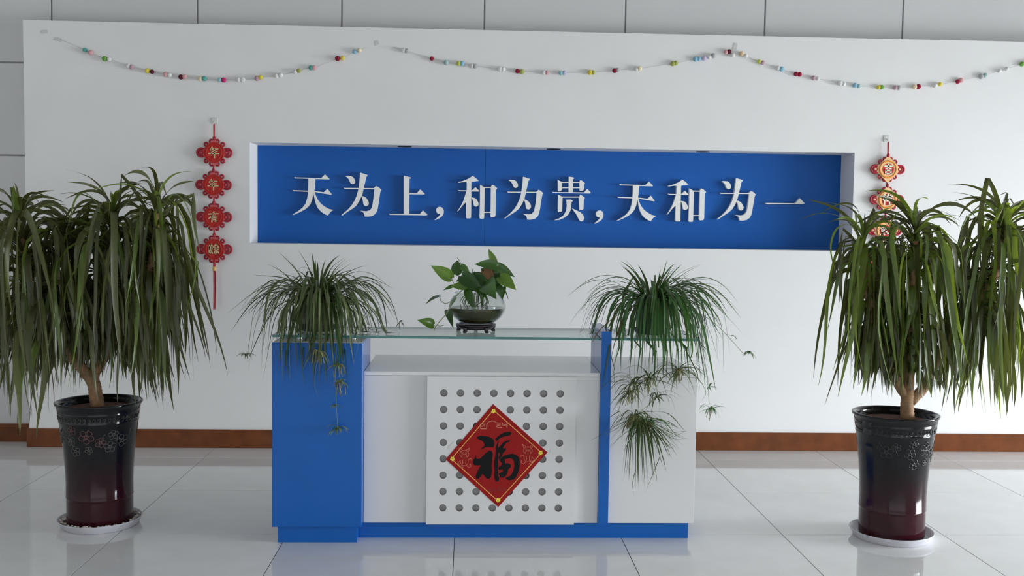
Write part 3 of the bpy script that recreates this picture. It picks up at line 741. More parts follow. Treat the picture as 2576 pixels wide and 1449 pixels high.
def ball(r=.0158):
    v, f = [], []; n, m = 12, 7
    v.append((0, 0, r))
    for i in range(1, m):
        a = math.pi * i / m
        for k in range(n): v.append((r * math.sin(a) * math.cos(2 * math.pi * k / n), r * math.sin(a) * math.sin(2 * math.pi * k / n), r * math.cos(a)))
    v.append((0, 0, -r))
    for k in range(n):
        f.append((0, 1 + k, 1 + (k + 1) % n)); b = 1 + (m - 2) * n; f.append((b + k, len(v) - 1, b + (k + 1) % n))
    for i in range(m - 2):
        for k in range(n): f.append((1 + i * n + k, 1 + (i + 1) * n + k, 1 + (i + 1) * n + (k + 1) % n, 1 + i * n + (k + 1) % n))
    return v, f
BALLS = {}
def garland(label, swags, ends):
    rng = random.Random(len(label))
    p0 = at(*ends[0], 6.785)
    root = empty('felt_ball_garland', p0, label, 'garland', 'felt ball garlands on the white wall')
    path = [p0] + [at(x, y, 6.785) for s in swags for x, y, k in s] + [at(*ends[1], 6.785)]
    obj('string', tube(smooth_path(path, len(path) * 3), .0016, 5), M['string'], root, smooth=True)
    for s in swags:
        for x, y, k in s:
            p = at(x, y, 6.782)
            if k not in BALLS:
                me = bpy.data.meshes.new('felt_ball'); v, f = ball(); me.from_pydata(v, [], f); me.materials.append(FELT[k])
                me.polygons.foreach_set('use_smooth', [True] * len(me.polygons)); BALLS[k] = me
            o = bpy.data.objects.new('felt_ball', BALLS[k]); finish(o, root, p)
            q = rng.uniform(.9, 1.08); o.scale = (q, q, q)
garland('left garland of coloured felt balls hung above the red knot', [SW1], ((152, 99), (922, 118)))
garland('long double-swag felt ball garland from the wall centre to the right corner', [SW2, SW3], ((990, 119), (2640, 140)))
for k, (px, py, w, h, rot, lab) in enumerate(((112, 80, 8, 4, .1, 'in the upper left wall corner'), (146, 99, 10, 4.5, -.2, 'holding the start of the left garland'), (948, 108, 5, 5, .3, 'between the two garlands'),
                                             (1849, 117, 5, 9, -.2, 'at the peak where two garland swags meet'))):
    c = at(px, py, WALL_Y); s = WALL_Y / FOC
    pr = [(c.x + s * (x * w * math.cos(rot) - z * h * math.sin(rot)), c.z + s * (x * w * math.sin(rot) + z * h * math.cos(rot))) for x, z in ((-1, -1), (1, -.8), (.9, 1), (-.8, .9))]
    tag(obj('tape_patch', prism(pr, WALL_Y - .003, WALL_Y - .0002), M['tape'], None, (c.x, WALL_Y, c.z)), 'small grey tape patch %s' % lab, 'tape', 'tape patches on the white wall')

# ================================================================ tall potted plants
def strap_plant(name, label, base_px, Y, trunk_paths, heads, seed, n_parts=300, mats=('strap_leaf', 'strap_leaf_fresh'), pot_rot=0, relief=('relief_pink', 'relief_grey'), stones=False, fresh=.3, extra=()):
    rng = random.Random(seed)
    b = at(base_px[0], base_px[1], Y); cx, cy = base_px[2], Y
    root = empty(name, (cx, cy, 0), label, 'potted plant', 'tall potted plants beside the desk')
    # pot: slightly waisted foot, flared rim
    H0, H1 = .021, .650
    prof = [(.0, H0), (.138, H0), (.146, H0 + .006)]
    for k in range(14):                                     # fine throwing ribs on the foot
        z = H0 + .012 + k * .0095; prof += [(.1475, z), (.1488, z + .0045)]
    prof += [(.1495, .165), (.1508, .169), (.1495, .174), (.1495, .24), (.152, .31), (.158, .40), (.168, .49), (.1765, .555), (.1785, .558), (.1770, .562), (.182, .598), (.1842, .601), (.1828, .605), (.188, .635), (.194, .640), (.1965, .646), (.1955, .6515), (.190, .6530), (.176, .650), (.172, .635), (.168, .605), (.0, .603)]
    ZS, RS = .955, 1.035
    prof = [(a * RS, H0 + (b_ - H0) * ZS) for a, b_ in prof]
    pot = obj('pot', lathe(prof, cx, cy, 72, True), M['glaze'], root, smooth=True)
    obj('soil', lathe([(.172, .579), (.170, .586), (.12, .592), (.05, .598), (.0, .599)], cx, cy, 36, True), M['soil'], root, smooth=True)
    def prad(z):
        pr = [(.1495, .165), (.1495, .24), (.152, .31), (.158, .40), (.168, .49), (.1765, .555), (.182, .598), (.188, .635)]
        for (r0, z0), (r1, z1) in zip(pr, pr[1:]):
            if z0 <= z <= z1: return r0 + (r1 - r0) * (z - z0) / (z1 - z0)
        return pr[-1][0]
    def on(a, z, off=.0008): r = prad(z) * RS + off; return Vector((cx + r * math.cos(a), cy + r * math.sin(a), H0 + (z - H0) * ZS))
    def flower(a, z, s, m):
        out = []
        for k in range(5):
            t = k * 2 * math.pi / 5 + a
            ca, cz_ = a + s * math.cos(t) / .17, z + s * math.sin(t)
            out.append(tube([on(ca + .62 * s * math.cos(u) / .17, cz_ + .62 * s * math.sin(u)) for u in [i * 2 * math.pi / 8 for i in range(9)]], .0013, 5, False))
        out.append(tube([on(a + .35 * s * math.cos(u) / .17, z + .35 * s * math.sin(u)) for u in [i * 2 * math.pi / 6 for i in range(7)]], .0015, 5, False))
        return join(*out)
    fa = -math.pi / 2 + pot_rot
    for (da, z, s, mi) in ((0, .50, .022, 0), (-.48, .478, .017, 1), (-.34, .425, .016, 1), (.05, .432, .012, 1), (.36, .47, .016, 0), (.62, .445, .018, 1), (.70, .505, .015, 1), (-.40, .53, .014, 0), (.98, .47, .02, 1), (-1.1, .48, .02, 1), (-.85, .51, .013, 1)):
        obj('carved_flower', flower(fa + da, z, s, mi), M[relief[mi]], pot, smooth=True)
    for k in range(7):
        a0 = fa - 1.35 + k * .42
        pts = [on(a0 + .02 * i, .49 + .02 * math.sin(i * .55 + k) - .004 * i * (k % 3 - 1)) for i in range(9)]
        obj('carved_vine', tube(pts, .0012, 5), M[relief[1]], pot, smooth=True)
    br = []
    for k in range(26):
        a0 = fa - 1.5 + k * .12
        br.append(tube([on(a0 + dx / .18, .580 + dz) for dx, dz in ((0, 0), (.004, .009), (.010, .011), (.013, .003), (.008, -.006), (.002, -.010), (.012, -.011))], .0012, 5))
    obj('carved_band', join(*br), M[relief[1]], pot, smooth=True)
    # trunk and stems
    for k, (pts, r0, r1) in enumerate(trunk_paths):
        P = smooth_path([at(x, y, Y + dy) for x, y, dy in pts], 26)
        if k == 0: P[0].z = .575
        rad = []
        for i in range(len(P)):
            u = i / (len(P) - 1); rad.append((r0 + (r1 - r0) * u) * (1 + .055 * math.sin(i * 2.4)))
        obj('trunk' if k == 0 else 'branch', tube(P, rad, 12), M['trunk'], root, smooth=True)
    # leaves
    leaves = []
    for (hx_, hy_, dy, n, stem, rmax, lo, hi, fr) in heads:
        # stem: polyline of (pixel x, pixel y, depth) from the crown downwards, along which the leaves sit
        sp = smooth_path([at(x, y, Y + d_) for x, y, d_ in stem], 30)
        for k in range(n):
            t = (k + rng.random()) / n                        # 0 young at the crown .. 1 old, low on the stem
            hp = sp[min(30, int(t ** 1.15 * 30))]
            az = k * 2.39996 + rng.uniform(-.4, .4)
            kink = 0
            if t < .10:
                e0 = math.radians(rng.uniform(55, 88)); L = rng.uniform(.20, .40); bend = rng.uniform(.8, 1.1); e1 = math.radians(rng.uniform(-70, 10))
            else:
                young = t < .40
                e0 = math.radians(rng.uniform(35, 72) if young else rng.uniform(-15, 42)); e1 = math.radians(rng.uniform(-89, -76))
                ro = rmax * (rng.uniform(.45, 1.1) if young else rng.uniform(.25, 1.0))
                zb = at(hx_, rng.uniform(lo - (150 if young else 60), hi), Y + dy).z
                L = max(.25, min(1.0, (hp.z - zb) + ro * (1.3 if young else .8)))
                bend = min(1.0, ro / (.62 * L) * (1.25 if young else 1.0))
                if rng.random() < .14: kink = rng.uniform(.18, .45); L *= .85
            pts = arch(hp, az, e0, e1, L, bend, 12, rng.uniform(.0, .3), rng, 1, 1, rng.uniform(.03, .20), kink)
            if min(p.z for p in pts) < .70 and any(p.z < .70 and math.hypot(p.x - cx, p.y - cy) < .25 for p in pts):
                pts = arch(hp, az, e0, e1, max(.15, (hp.z - .74) * .95), bend, 12, .1, rng, 1)
            w = rng.uniform(.015, .032) * (.7 if t < .10 else 1)
            side = Vector((-math.sin(az), math.cos(az), 0))
            leaves.append((sum(1 for p in pts if p.y < Y + dy) + 3 * rng.random(), blade(pts, w, side, rng.uniform(.15, .45), rng.uniform(-3.2, 3.2), rng.uniform(-.6, .6), .6, rng.uniform(.35, .6)), rng.random() < (fr if t < .5 else fr * .35)))
    for pts, w in extra:
        P = smooth_path([at(x, y, Y + dy) for x, y, dy in pts], 14)
        d = P[-1] - P[0]; side = Vector((-d.y, d.x, 0)); side = side if side.length > .01 else Vector((1, 0, 0))
        leaves.append((99, blade(P, w, Vector((.6, -.8, 0)), .25, rng.uniform(-1.2, 1.2), 0, .6, .4), True))
    leaves.sort(key=lambda q: -q[0])
    for q in leaves[:n_parts]:
        obj('leaf', q[1], M[mats[1] if q[2] else mats[0]], root, smooth=True)
    rest = leaves[n_parts:]
    if rest:
        obj('rear_foliage', join(*[q[1] for q in rest]), M[mats[0]], root, smooth=True, kind='stuff')
    return root

LPX, LPY = -1.790, 5.065
RPX, RPY = 2.075, 4.880
strap_plant('strap_leaf_plant', 'tall drooping strap-leaf plant in glazed pot at the left of the desk', (250, 1040, LPX), LPY,
    [([(252, 1050, 0), (243, 1000, 0), (236, 955, 0)], .036, .030), ([(236, 960, 0), (205, 918, -.02), (168, 875, -.04), (120, 790, -.06), (70, 690, -.06), (55, 590, -.06)], .027, .02),
     ([(236, 960, 0), (240, 905, .02), (262, 800, .03), (285, 690, .03), (285, 560, .03)], .026, .02), ([(240, 930, 0), (300, 830, .0), (370, 700, -.02), (398, 530, -.03)], .024, .017)],
    [(50, 560, -.06, 230, [(52, 560, -.06), (70, 690, -.06), (115, 785, -.06), (140, 830, -.05)], .27, 930, 1075, .22),
     (275, 540, .03, 270, [(283, 545, .03), (285, 690, .03), (265, 790, .03), (250, 860, .02)], .26, 890, 1040, .18),
     (392, 515, -.03, 190, [(396, 520, -.03), (375, 690, -.02), (330, 780, -.01)], .115, 880, 1030, .3),
     (175, 585, .02, 120, [(178, 590, .02), (190, 700, .02), (205, 800, .0)], .24, 890, 1040, .12)], 11,
    extra=[([(262, 560, -.05), (245, 510, -.1), (215, 480, -.12), (190, 495, -.14), (172, 560, -.15)], .02), ([(400, 520, -.05), (440, 480, -.1), (475, 520, -.12), (493, 600, -.14), (490, 700, -.15), (468, 800, -.15)], .022),
           ([(400, 515, -.05), (430, 495, -.08), (470, 560, -.1), (485, 640, -.1), (500, 660, -.1), (470, 770, -.12), (455, 850, -.12)], .02), ([(395, 520, 0), (382, 490, -.02), (388, 478, -.05), (402, 500, -.1), (410, 620, -.15), (420, 760, -.17)], .026),
           ([(300, 540, -.05), (250, 600, -.12), (175, 700, -.18), (160, 790, -.2)], .024), ([(285, 540, -.05), (300, 600, -.15), (320, 720, -.2), (315, 850, -.22)], .026)])
strap_plant('strap_leaf_plant', 'tall drooping strap-leaf plant in glazed pot at the right edge of the picture', (2285, 1055, RPX), RPY,
    [([(2285, 1062, 0), (2282, 1020, 0), (2285, 985, 0)], .034, .030), ([(2285, 1000, 0), (2250, 940, .0), (2205, 820, .02), (2180, 700, .02), (2172, 610, .02)], .024, .022),
     ([(2285, 990, 0), (2290, 900, -.02), (2298, 780, -.03), (2302, 600, -.03)], .025, .021), ([(2290, 1005, 0), (2330, 960, .0), (2362, 880, .0), (2430, 790, .0), (2500, 690, 0), (2528, 580, 0)], .025, .02)],
    [(2170, 585, .03, 150, [(2171, 592, .02), (2180, 700, .02), (2205, 820, .02), (2225, 870, .01)], .125, 880, 1030, .7),
     (2302, 570, -.03, 240, [(2302, 578, -.03), (2298, 780, -.03), (2288, 930, -.02)], .165, 890, 1030, .65),
     (2528, 555, .0, 240, [(2529, 562, 0), (2515, 660, 0), (2470, 750, 0), (2440, 790, 0)], .19, 900, 1040, .85)], 23, pot_rot=.5, relief=('relief_dark', 'relief_dark'),
    extra=[([(2165, 600, -.05), (2140, 560, -.08), (2105, 570, -.1), (2090, 620, -.1), (2105, 690, -.1)], .012), ([(2500, 560, -.05), (2520, 515, -.06), (2535, 520, -.1), (2540, 640, -.14), (2535, 760, -.15)], .026),
           ([(2470, 620, -.05), (2485, 555, -.08), (2500, 560, -.1), (2505, 650, -.14), (2490, 780, -.15)], .022), ([(2480, 620, 0), (2430, 590, -.05), (2405, 615, -.1)], .016),
           ([(2300, 580, -.04), (2340, 555, -.1), (2385, 590, -.13), (2395, 680, -.15), (2370, 790, -.15)], .022), ([(2290, 590, -.05), (2262, 560, -.1), (2245, 600, -.15), (2260, 720, -.18), (2265, 800, -.18)], .024)])

def saucer(cx, cy, label, stones):
    o = obj('saucer', lathe([(.0, .0005), (.150, .0005), (.160, .003), (.188, .030), (.192, .034), (.194, .0345), (.1935, .032), (.165, .002 + .003), (.15, .0045)][::1], cx, cy, 56, True), M['saucer'], None, (cx, cy, 0), True)
    # closed dish: outer wall, rim, inner wall, floor
    me = o.data; me.clear_geometry()
    v, f = lathe([(.0, .0), (.172, .0), (.177, .003), (.193, .034), (.1975, .0385), (.196, .0400), (.1925, .0392), (.1885, .035), (.174, .0100), (.168, .0085), (.0, .0085)], 0, 0, 56, True)
    me.from_pydata(v, [], f); me.materials.clear(); me.materials.append(M['saucer']); me.polygons.foreach_set('use_smooth', [True] * len(me.polygons)); me.update()
    tag(o, label, 'saucer', 'plant saucers on the floor')
    if stones:
        rng = random.Random(4); out = []
        for k in range(240):
            a = rng.uniform(0, 6.283); r = rng.uniform(.160, .183); s = rng.uniform(.0045, .008)
            c = Vector((cx + r * math.cos(a), cy + r * math.sin(a), .020 + rng.uniform(0, .012) + max(0, r - .165) * .4))
            bv, bf = ball(1); out.append(([c + Vector((x * s * rng.uniform(.7, 1.2), y * s * rng.uniform(.7, 1.2), z * s * .75)) for x, y, z in bv], bf))
        p = obj('pebbles', join(*out), M['pebble'], None, (cx, cy, .01), True, kind='stuff')
        tag(p, 'pale pebbles lying in the left plant saucer around the pot foot', 'pebbles')
saucer(LPX, LPY, 'white saucer with pale pebbles under the left plant pot', True)
saucer(RPX, RPY, 'clean white saucer under the right plant pot', False)
# the pots stand on the saucer floor
for o in bpy.data.objects:
    if o.name.startswith('strap_leaf_plant'): o.location.z -= .0120

# ================================================================ spider plants on the shelf
SHELF_Z = GZb
def keep_clear(pts):
    """blades rest on the glass or on the desk front instead of passing through it"""
    out = []; below = False
    for i, p in enumerate(pts):
        q = p.copy()
        over_glass = GXa - .01 < q.x < GXb + .01 and GYa - .012 < q.y < GYb + .01
        if over_glass and q.z < SHELF_Z + .006:
            if below: q.y = min(q.y, GYa - .02)
            else: q.z = SHELF_Z + .006
        elif q.z < SHELF_Z: below = True
        if q.z < .95 and q.y < BYB + .02:
            if q.x < PX1 + .02 and q.x > PX0 - .03: q.y = min(q.y, PYF - .014)
            elif FNX0 - .03 < q.x < FNX1 + .03 and q.z < 1.0: q.y = min(q.y, FNY0 - .012)
            elif q.x < BX1 + .03 and q.x > PX1: q.y = min(q.y, QY0 - .02)
        out.append(q)
    return out
def px_blade(pts, Y, w, rng, dy=-.02):
    P = smooth_path([at(x, y, Y + (q[0] if q else 0)) for x, y, *q in pts], 12)
    return blade(P, w, Vector((.5, -.85, 0)) if abs(P[-1].x - P[0].x) < .2 else Vector((.1, -.9, .4)), .3, rng.uniform(-.8, .8), 0, .7, .5)
def plantlet(px, py, Y, n, r, rng, m, root, flat=.45, up=45, dense=0, name='plantlet'):
    c = at(px, py, Y); out = []
    for k in range(n):
        az = rng.uniform(0, 6.283)
        pts = arch(c, az, math.radians(rng.uniform(up - 45, up + 35)), math.radians(rng.uniform(-80, -25)), r * rng.uniform(.55, 1.1), rng.uniform(.7, 1.1), 6, .1, rng, 1, flat)
        out.append(blade(pts, rng.uniform(.004, .0075), Vector((-math.sin(az), math.cos(az), .2)), .3, rng.uniform(-.8, .8), 0, .7, .55))
    o = obj(name, join(*out), M[m], root, smooth=True)
    if dense:
        rs = []
        for k in range(dense):
            a = rng.uniform(0, 6.283); q = rng.uniform(.005, .03)
            p1 = c + Vector((q * math.cos(a), q * math.sin(a) * .5, rng.uniform(-.01, .01)))
            rs.append(tube(smooth_path([c, p1, p1 + Vector((rng.uniform(-.02, .02), rng.uniform(-.008, .008), -rng.uniform(.02, .06)))], 5), .0016, 4))
        obj('aerial_roots', join(*rs), M['root'], o, smooth=True)
    return o
def runner(pts, Y, root, r=.0011):
    obj('runner', tube(smooth_path([at(x, y, Y + (q[0] if q else 0)) for x, y, *q in pts], 18), r, 5), M['runner'], root, smooth=True)

def front_fall(px, crown_py, x0, x1, n, lo, hi, rng):
    """broad blades spilling over the front edge of the shelf"""
    out = []
    for k in range(n):
        x = x0 + (x1 - x0) * (k + rng.random()) / n; m = px + (x - px) * .75
        out.append(([(px + (x - px) * .25, crown_py + rng.uniform(-8, 14), -.02), (m, crown_py + rng.uniform(10, 40), -.20), (x, 850 + rng.uniform(-10, 20), -.335), (x + rng.uniform(-14, 14), rng.uniform(lo, hi), -.34)], rng.uniform(.009, .017)))
    return out

def spider_plant(label, px, py, Y, crown_py, pot, n, seed, mats, extra, Lmul=1.0, bias=0):
    rng = random.Random(seed)
    b = at(px, py, Y); cx = b.x
    root = empty('spider_plant', (cx, Y, SHELF_Z), label, 'potted plant', 'spider plants on the glass shelf')
    z = SHELF_Z + .0008
    obj('pot_saucer', lathe([(.0, z), (.078, z), (.094, z + .026), (.091, z + .0265), (.076, z + .004), (.0, z + .004)], cx, Y, 40, True), M[pot], root, smooth=False)
    obj('pot', lathe([(.0, z + .0045), (.066, z + .0045), (.088, z + .125), (.0935, z + .125), (.0945, z + .145), (.089, z + .146), (.084, z + .128), (.0, z + .124)], cx, Y, 40, True), M[pot], root, smooth=False)
    crown = at(px, crown_py, Y); zc = crown.z
    obj('crown_base', lathe([(.0, z + .150), (.04, z + .146), (.075, z + .124), (.0, z + .124)], cx, Y, 24, True), M['soil'], root, smooth=True)
    for k in range(n):
        t = (k + .5) / n; az = k * 2.39996 + rng.uniform(-.35, .35)
        if math.sin(az) > .2 and rng.random() < .5: az = -az
        if bias and rng.random() < bias: az = math.atan2(math.sin(az), abs(math.cos(az)))
        r0 = rng.uniform(.01, .075)
        p0 = Vector((cx + r0 * math.cos(az), Y + r0 * math.sin(az), z + .125 + rng.uniform(0, .05)))
        if t < .10: e0, e1, L, bd = rng.uniform(60, 82), rng.uniform(10, 50), rng.uniform(.20, .30), 1.0
        elif t < .5: e0, e1, L, bd = rng.uniform(28, 62), rng.uniform(-75, -35), rng.uniform(.34, .50), rng.uniform(.75, 1.0)
        else: e0, e1, L, bd = rng.uniform(5, 55), rng.uniform(-88, -70), rng.uniform(.30, .62), rng.uniform(.4, .8)
        pts = keep_clear(arch(p0, az, math.radians(e0), math.radians(e1), L * Lmul, bd, 12, rng.uniform(0, .15), rng))
        obj('leaf', blade(pts, rng.uniform(.008, .0165), Vector((-math.sin(az), math.cos(az), 0)), .35, rng.uniform(-.6, .6), 0, .6, .5), M[rng.choice(mats)], root, smooth=True)
    for pts, w, m in extra:
        obj('leaf', px_blade(pts, Y, w, rng), M[m], root, smooth=True)
    return root, rng

SA, SB = 5.06, 5.06
spA, rA = spider_plant('olive green spider plant on the left end of the glass shelf, above the blue cabinet', 800, 838, SA, 735, 'grey_pot', 190, 3, ['spider_leaf', 'spider_leaf', 'spider_leaf_pale'],
    [([(792, 730), (776, 675), (750, 628)], .008, 'spider_leaf'), ([(805, 725), (835, 672), (868, 648)], .008, 'spider_leaf'), ([(805, 720), (850, 690), (893, 677)], .008, 'spider_leaf'),
     ([(770, 728), (715, 700), (638, 692)], .009, 'spider_leaf'), ([(765, 735), (700, 705), (668, 715), (640, 742)], .009, 'spider_leaf'), ([(775, 735), (745, 700), (697, 687)], .008, 'spider_leaf'),
     ([(790, 730), (785, 690), (765, 672), (745, 682)], .008, 'spider_leaf'), ([(860, 720), (910, 695), (960, 710), (993, 728)], .01, 'spider_leaf'), ([(850, 725), (900, 700), (945, 705), (985, 752)], .01, 'spider_leaf_fresh'),
     ([(760, 745, -.1), (700, 770, -.16), (660, 830, -.2), (632, 890, -.22), (624, 902, -.22)], .015, 'spider_leaf'), ([(770, 760, -.15), (735, 830, -.28), (722, 900, -.33), (728, 955, -.33)], .016, 'spider_leaf'),
     ([(840, 750, -.15), (848, 830, -.3), (855, 880, -.34), (848, 935, -.34)], .02, 'spider_leaf_fresh'), ([(800, 800, -.28), (800, 880, -.34), (792, 960, -.34), (800, 1000, -.34)], .009, 'spider_leaf_pale')], 1.0, .2)
for pts, w in front_fall(800, 742, 692, 905, 18, 880, 985, rA):
    obj('leaf', px_blade(pts, SA, w, rA), M[rA.choice(['spider_leaf', 'spider_leaf', 'spider_leaf_pale'])], spA, smooth=True)
plantlet(617, 893, SA - .22, 16, .055, rA, 'spider_leaf_pale', spA, .8)
runner([(770, 727), (700, 726, -.1), (645, 770, -.18), (630, 840, -.22), (622, 895, -.22)], SA, spA)
runner([(848, 740, -.2), (850, 840, -.3), (843, 920, -.34), (846, 1020, -.34), (850, 1085, -.34)], SA, spA)
for px, py, n, r in ((850, 918, 16, .05), (855, 962, 20, .055), (842, 1020, 12, .04), (850, 1080, 26, .062)):
    plantlet(px, py, PYF - .03, n, r, rA, 'spider_leaf_bright', spA, .35, 30, 10 if py < 970 else 0)
plantlet(800, 885, PYF - .035, 14, .12, rA, 'spider_leaf_pale', spA, .3, 10, 26)
plantlet(1005, 812, SA - .05, 7, .05, rA, 'spider_leaf', spA, .6, 30)

spB, rB = spider_plant('fresh green spider plant on the right end of the glass shelf, trailing plantlets', 1640, 840, SB, 730, 'teal_pot', 200, 8, ['spider_leaf_fresh', 'spider_leaf_fresh', 'spider_leaf'],
    [([(1618, 730), (1590, 690), (1555, 658)], .008, 'spider_leaf'), ([(1650, 725), (1672, 690), (1690, 668), (1706, 664)], .014, 'spider_leaf_fresh'), ([(1600, 745), (1545, 740), (1500, 775), (1478, 808)], .012, 'spider_leaf'),
     ([(1680, 725), (1740, 702), (1800, 705)], .012, 'spider_leaf_fresh'), ([(1690, 725), (1760, 712), (1838, 724)], .009, 'spider_leaf'), ([(1700, 730), (1770, 735), (1800, 760), (1816, 780)], .011, 'spider_leaf_fresh'),
     ([(1600, 780, -.15), (1560, 790, -.2), (1510, 830, -.25), (1488, 865, -.26)], .014, 'brown_leaf'), ([(1590, 770, -.1), (1565, 810, -.2), (1545, 870, -.28), (1535, 920, -.28)], .014, 'brown_leaf'),
     ([(1720, 740), (1770, 780, -.05), (1800, 800, -.05), (1815, 830, -.05)], .011, 'spider_leaf')], 1.0, .22)
for pts, w in front_fall(1655, 742, 1556, 1752, 18, 870, 965, rB):
    obj('leaf', px_blade(pts, SB, w, rB), M[rB.choice(['spider_leaf', 'spider_leaf_fresh', 'spider_leaf_fresh'])], spB, smooth=True)
runner([(1765, 790), (1800, 815, -.05), (1835, 850, -.08), (1872, 892, -.1)], SB, spB)
plantlet(1885, 888, SB - .1, 14, .05, rB, 'spider_leaf_fresh', spB, .7, 30)
plantlet(1838, 845, SB - .08, 4, .045, rB, 'spider_leaf_fresh', spB, .7, 45)
runner([(1750, 810), (1762, 880, -.1), (1778, 945, -.14), (1784, 1015, -.16)], SB, spB)
plantlet(1783, 975, SB - .16, 5, .07, rB, 'spider_leaf_fresh', spB, .6, 30)
plantlet(1787, 1030, SB - .16, 18, .092, rB, 'spider_leaf_fresh', spB, .6, 35, 4)
HY = QY0 - .075
for pts in ([(1640, 800, .12), (1636, 850), (1632, 960)], [(1560, 850, .02), (1545, 920), (1548, 990)], [(1600, 840, .02), (1597, 900), (1597, 965)], [(1705, 840, .02), (1706, 900), (1706, 945)], [(1650, 850, .02), (1655, 950), (1648, 1000), (1600, 1045)]):
    runner(pts, HY, spB)
for px, py, n, r, up, dn, m in ((1597, 966, 18, .20, 25, 10, 'spider_leaf'), (1633, 955, 26, .24, 30, 18, 'spider_leaf'), (1706, 930, 26, .21, 20, 34, 'spider_leaf'), (1652, 1000, 12, .15, 20, 4, 'spider_leaf'),
                                (1585, 985, 14, .15, 0, 22, 'spider_leaf_pale'), (1595, 1048, 34, .22, 5, 90, 'spider_leaf'), (1622, 1065, 34, .25, 15, 70, 'spider_leaf_fresh')):
    plantlet(px, py, HY, n, r, rB, m, spB, .22, up, dn)
fan = []
for k in range(60):                                       # long blades fanning out of the lowest plantlet
    u = k / 59; x1 = 1570 + u * 165 + rB.uniform(-12, 12); y1 = 1180 + (1 - abs(u - .3) * 1.6) * 55 - u * u * 85 + rB.uniform(-22, 14)
    fan.append(px_blade([(1600 + u * 30, 1060 + rB.uniform(-8, 8)), (1598 + (x1 - 1598) * .55 + 14 * u, 1092 + rB.uniform(-10, 12)), (x1, y1)], HY + rB.uniform(-.035, .03), rB.uniform(.0045, .008), rB))
for pts in ([(1620, 1035), (1680, 1040), (1726, 1088)], [(1625, 1058), (1675, 1058), (1708, 1078)], [(1600, 1180), (1592, 1215), (1595, 1252)], [(1660, 1150), (1640, 1200), (1620, 1245)]):
    fan.append(px_blade(pts, HY, .006, rB))
obj('plantlet', join(*fan), M['spider_leaf'], spB, smooth=True)
for pts in ([(1590, 960), (1560, 958), (1525, 965), (1504, 990)], [(1590, 970), (1565, 968), (1545, 995)]):
    obj('leaf', px_blade(pts, HY - .01, .006, rB), M['spider_leaf'], spB, smooth=True)

# ================================================================ pothos in a glass bowl
BY = 5.075
bc = at(1197, 838, BY); bx = bc.x
stand = empty('bowl_stand', (bx, BY, SHELF_Z), 'dark carved wooden stand under the glass bowl', 'stand')
z = SHELF_Z + .0006
obj('ring_top', lathe([(.0, z + .026), (.090, z + .026), (.098, z + .029), (.100, z + .035), (.096, z + .040), (.086, z + .0405), (.083, z + .036), (.0, z + .034)], bx, BY, 40, True), M['stand'], stand, smooth=True)
obj('apron', lathe([(.078, z + .014), (.084, z + .018), (.088, z + .026), (.080, z + .0262), (.076, z + .018)], bx, BY, 40, True), M['stand'], stand, smooth=True)
for k in range(5):
    a = -math.pi / 2 + .62 + k * 2 * math.pi / 5; d = Vector((math.cos(a), math.sin(a), 0)); c = Vector((bx, BY, 0))
    obj('foot', tube([c + d * .080 + Vector((0, 0, z + .028)), c + d * .090 + Vector((0, 0, z + .019)), c + d * .085 + Vector((0, 0, z + .009)), c + d * .092 + Vector((0, 0, z + .006)), c + d * .092 + Vector((0, 0, z + .0006))], [.012, .013, .009, .010, .009], 8), M['stand'], stand, smooth=True)
bw = at(1200, 838, BY); bx2 = bw.x
z0 = z + .041
pothos = empty('pothos_bowl', (bx2, BY, z0), 'green pothos growing in a round glass bowl of murky water, centre of shelf', 'potted plant')
op = [(.0, z0), (.070, z0 + .001), (.092, z0 + .010), (.120, z0 + .034), (.138, z0 + .064), (.1415, z0 + .085), (.134, z0 + .112), (.118, z0 + .134), (.106, z0 + .144), (.110, z0 + .150), (.112, z0 + .153)]
obj('bowl', lathe(op + [(r - .003, zz + .001) for r, zz in op[::-1][1:]], bx2, BY, 56, True), M['bowl_glass'], pothos, smooth=True)
wl = z0 + .078
wp = [(.0, z0 + .004)] + [(r - .0045, zz + .003) for r, zz in op[1:5]] + [(.1365, wl)]
obj('water', lathe(wp + [(.0, wl)], bx2, BY, 48, True), M['water'], pothos, smooth=False)
rp_ = random.Random(9)
rt = []
for k in range(30):
    a = rp_.uniform(0, 6.28); r = rp_.uniform(.02, .09)
    rt.append(tube(smooth_path([(bx2 + r * math.cos(a) * .6, BY + r * math.sin(a) * .6, z0 + .15), (bx2 + r * math.cos(a), BY + r * math.sin(a), z0 + .11), (bx2 + r * math.cos(a + .4), BY + r * math.sin(a + .4), z0 + .076)], 6), .0018, 5))
obj('stems', join(*rt), M['runner'], pothos, smooth=True)
def heart(base, tip, w, curl, up, m):
    """heart-shaped leaf from its petiole end to its tip"""
    base, tip = Vector(base), Vector(tip); d = tip - base; L = d.length; t = d / L
    s = t.cross(Vector(up)); s = s.normalized() if s.length > 1e-3 else Vector((1, 0, 0)); n = s.cross(t)
    prof = [(-.06, .30), (.0, .62), (.10, .88), (.25, 1.0), (.42, .96), (.6, .76), (.78, .45), (.92, .16), (1.0, .02)]
    v, f = [], []
    for u, q in prof:
        h = w / 2 * q; c = base + t * (L * max(u, 0)) + n * (curl * L * (u * (1 - u)) - curl * L * .25 * u * u)
        b2 = c + t * (L * (u - max(u, 0)))
        v += [b2 - s * h + n * h * .32, c - s * h * .5 + n * h * .12, c, c + s * h * .5 + n * h * .12, b2 + s * h + n * h * .32]
    for i in range(len(prof) - 1):
        for k in range(4):
            a = i * 5 + k; f.append((a, a + 1, a + 6, a + 5))
    return v, f
def q5(x, y): return (1040 + x / 5.796, 610 + y / 5.796)
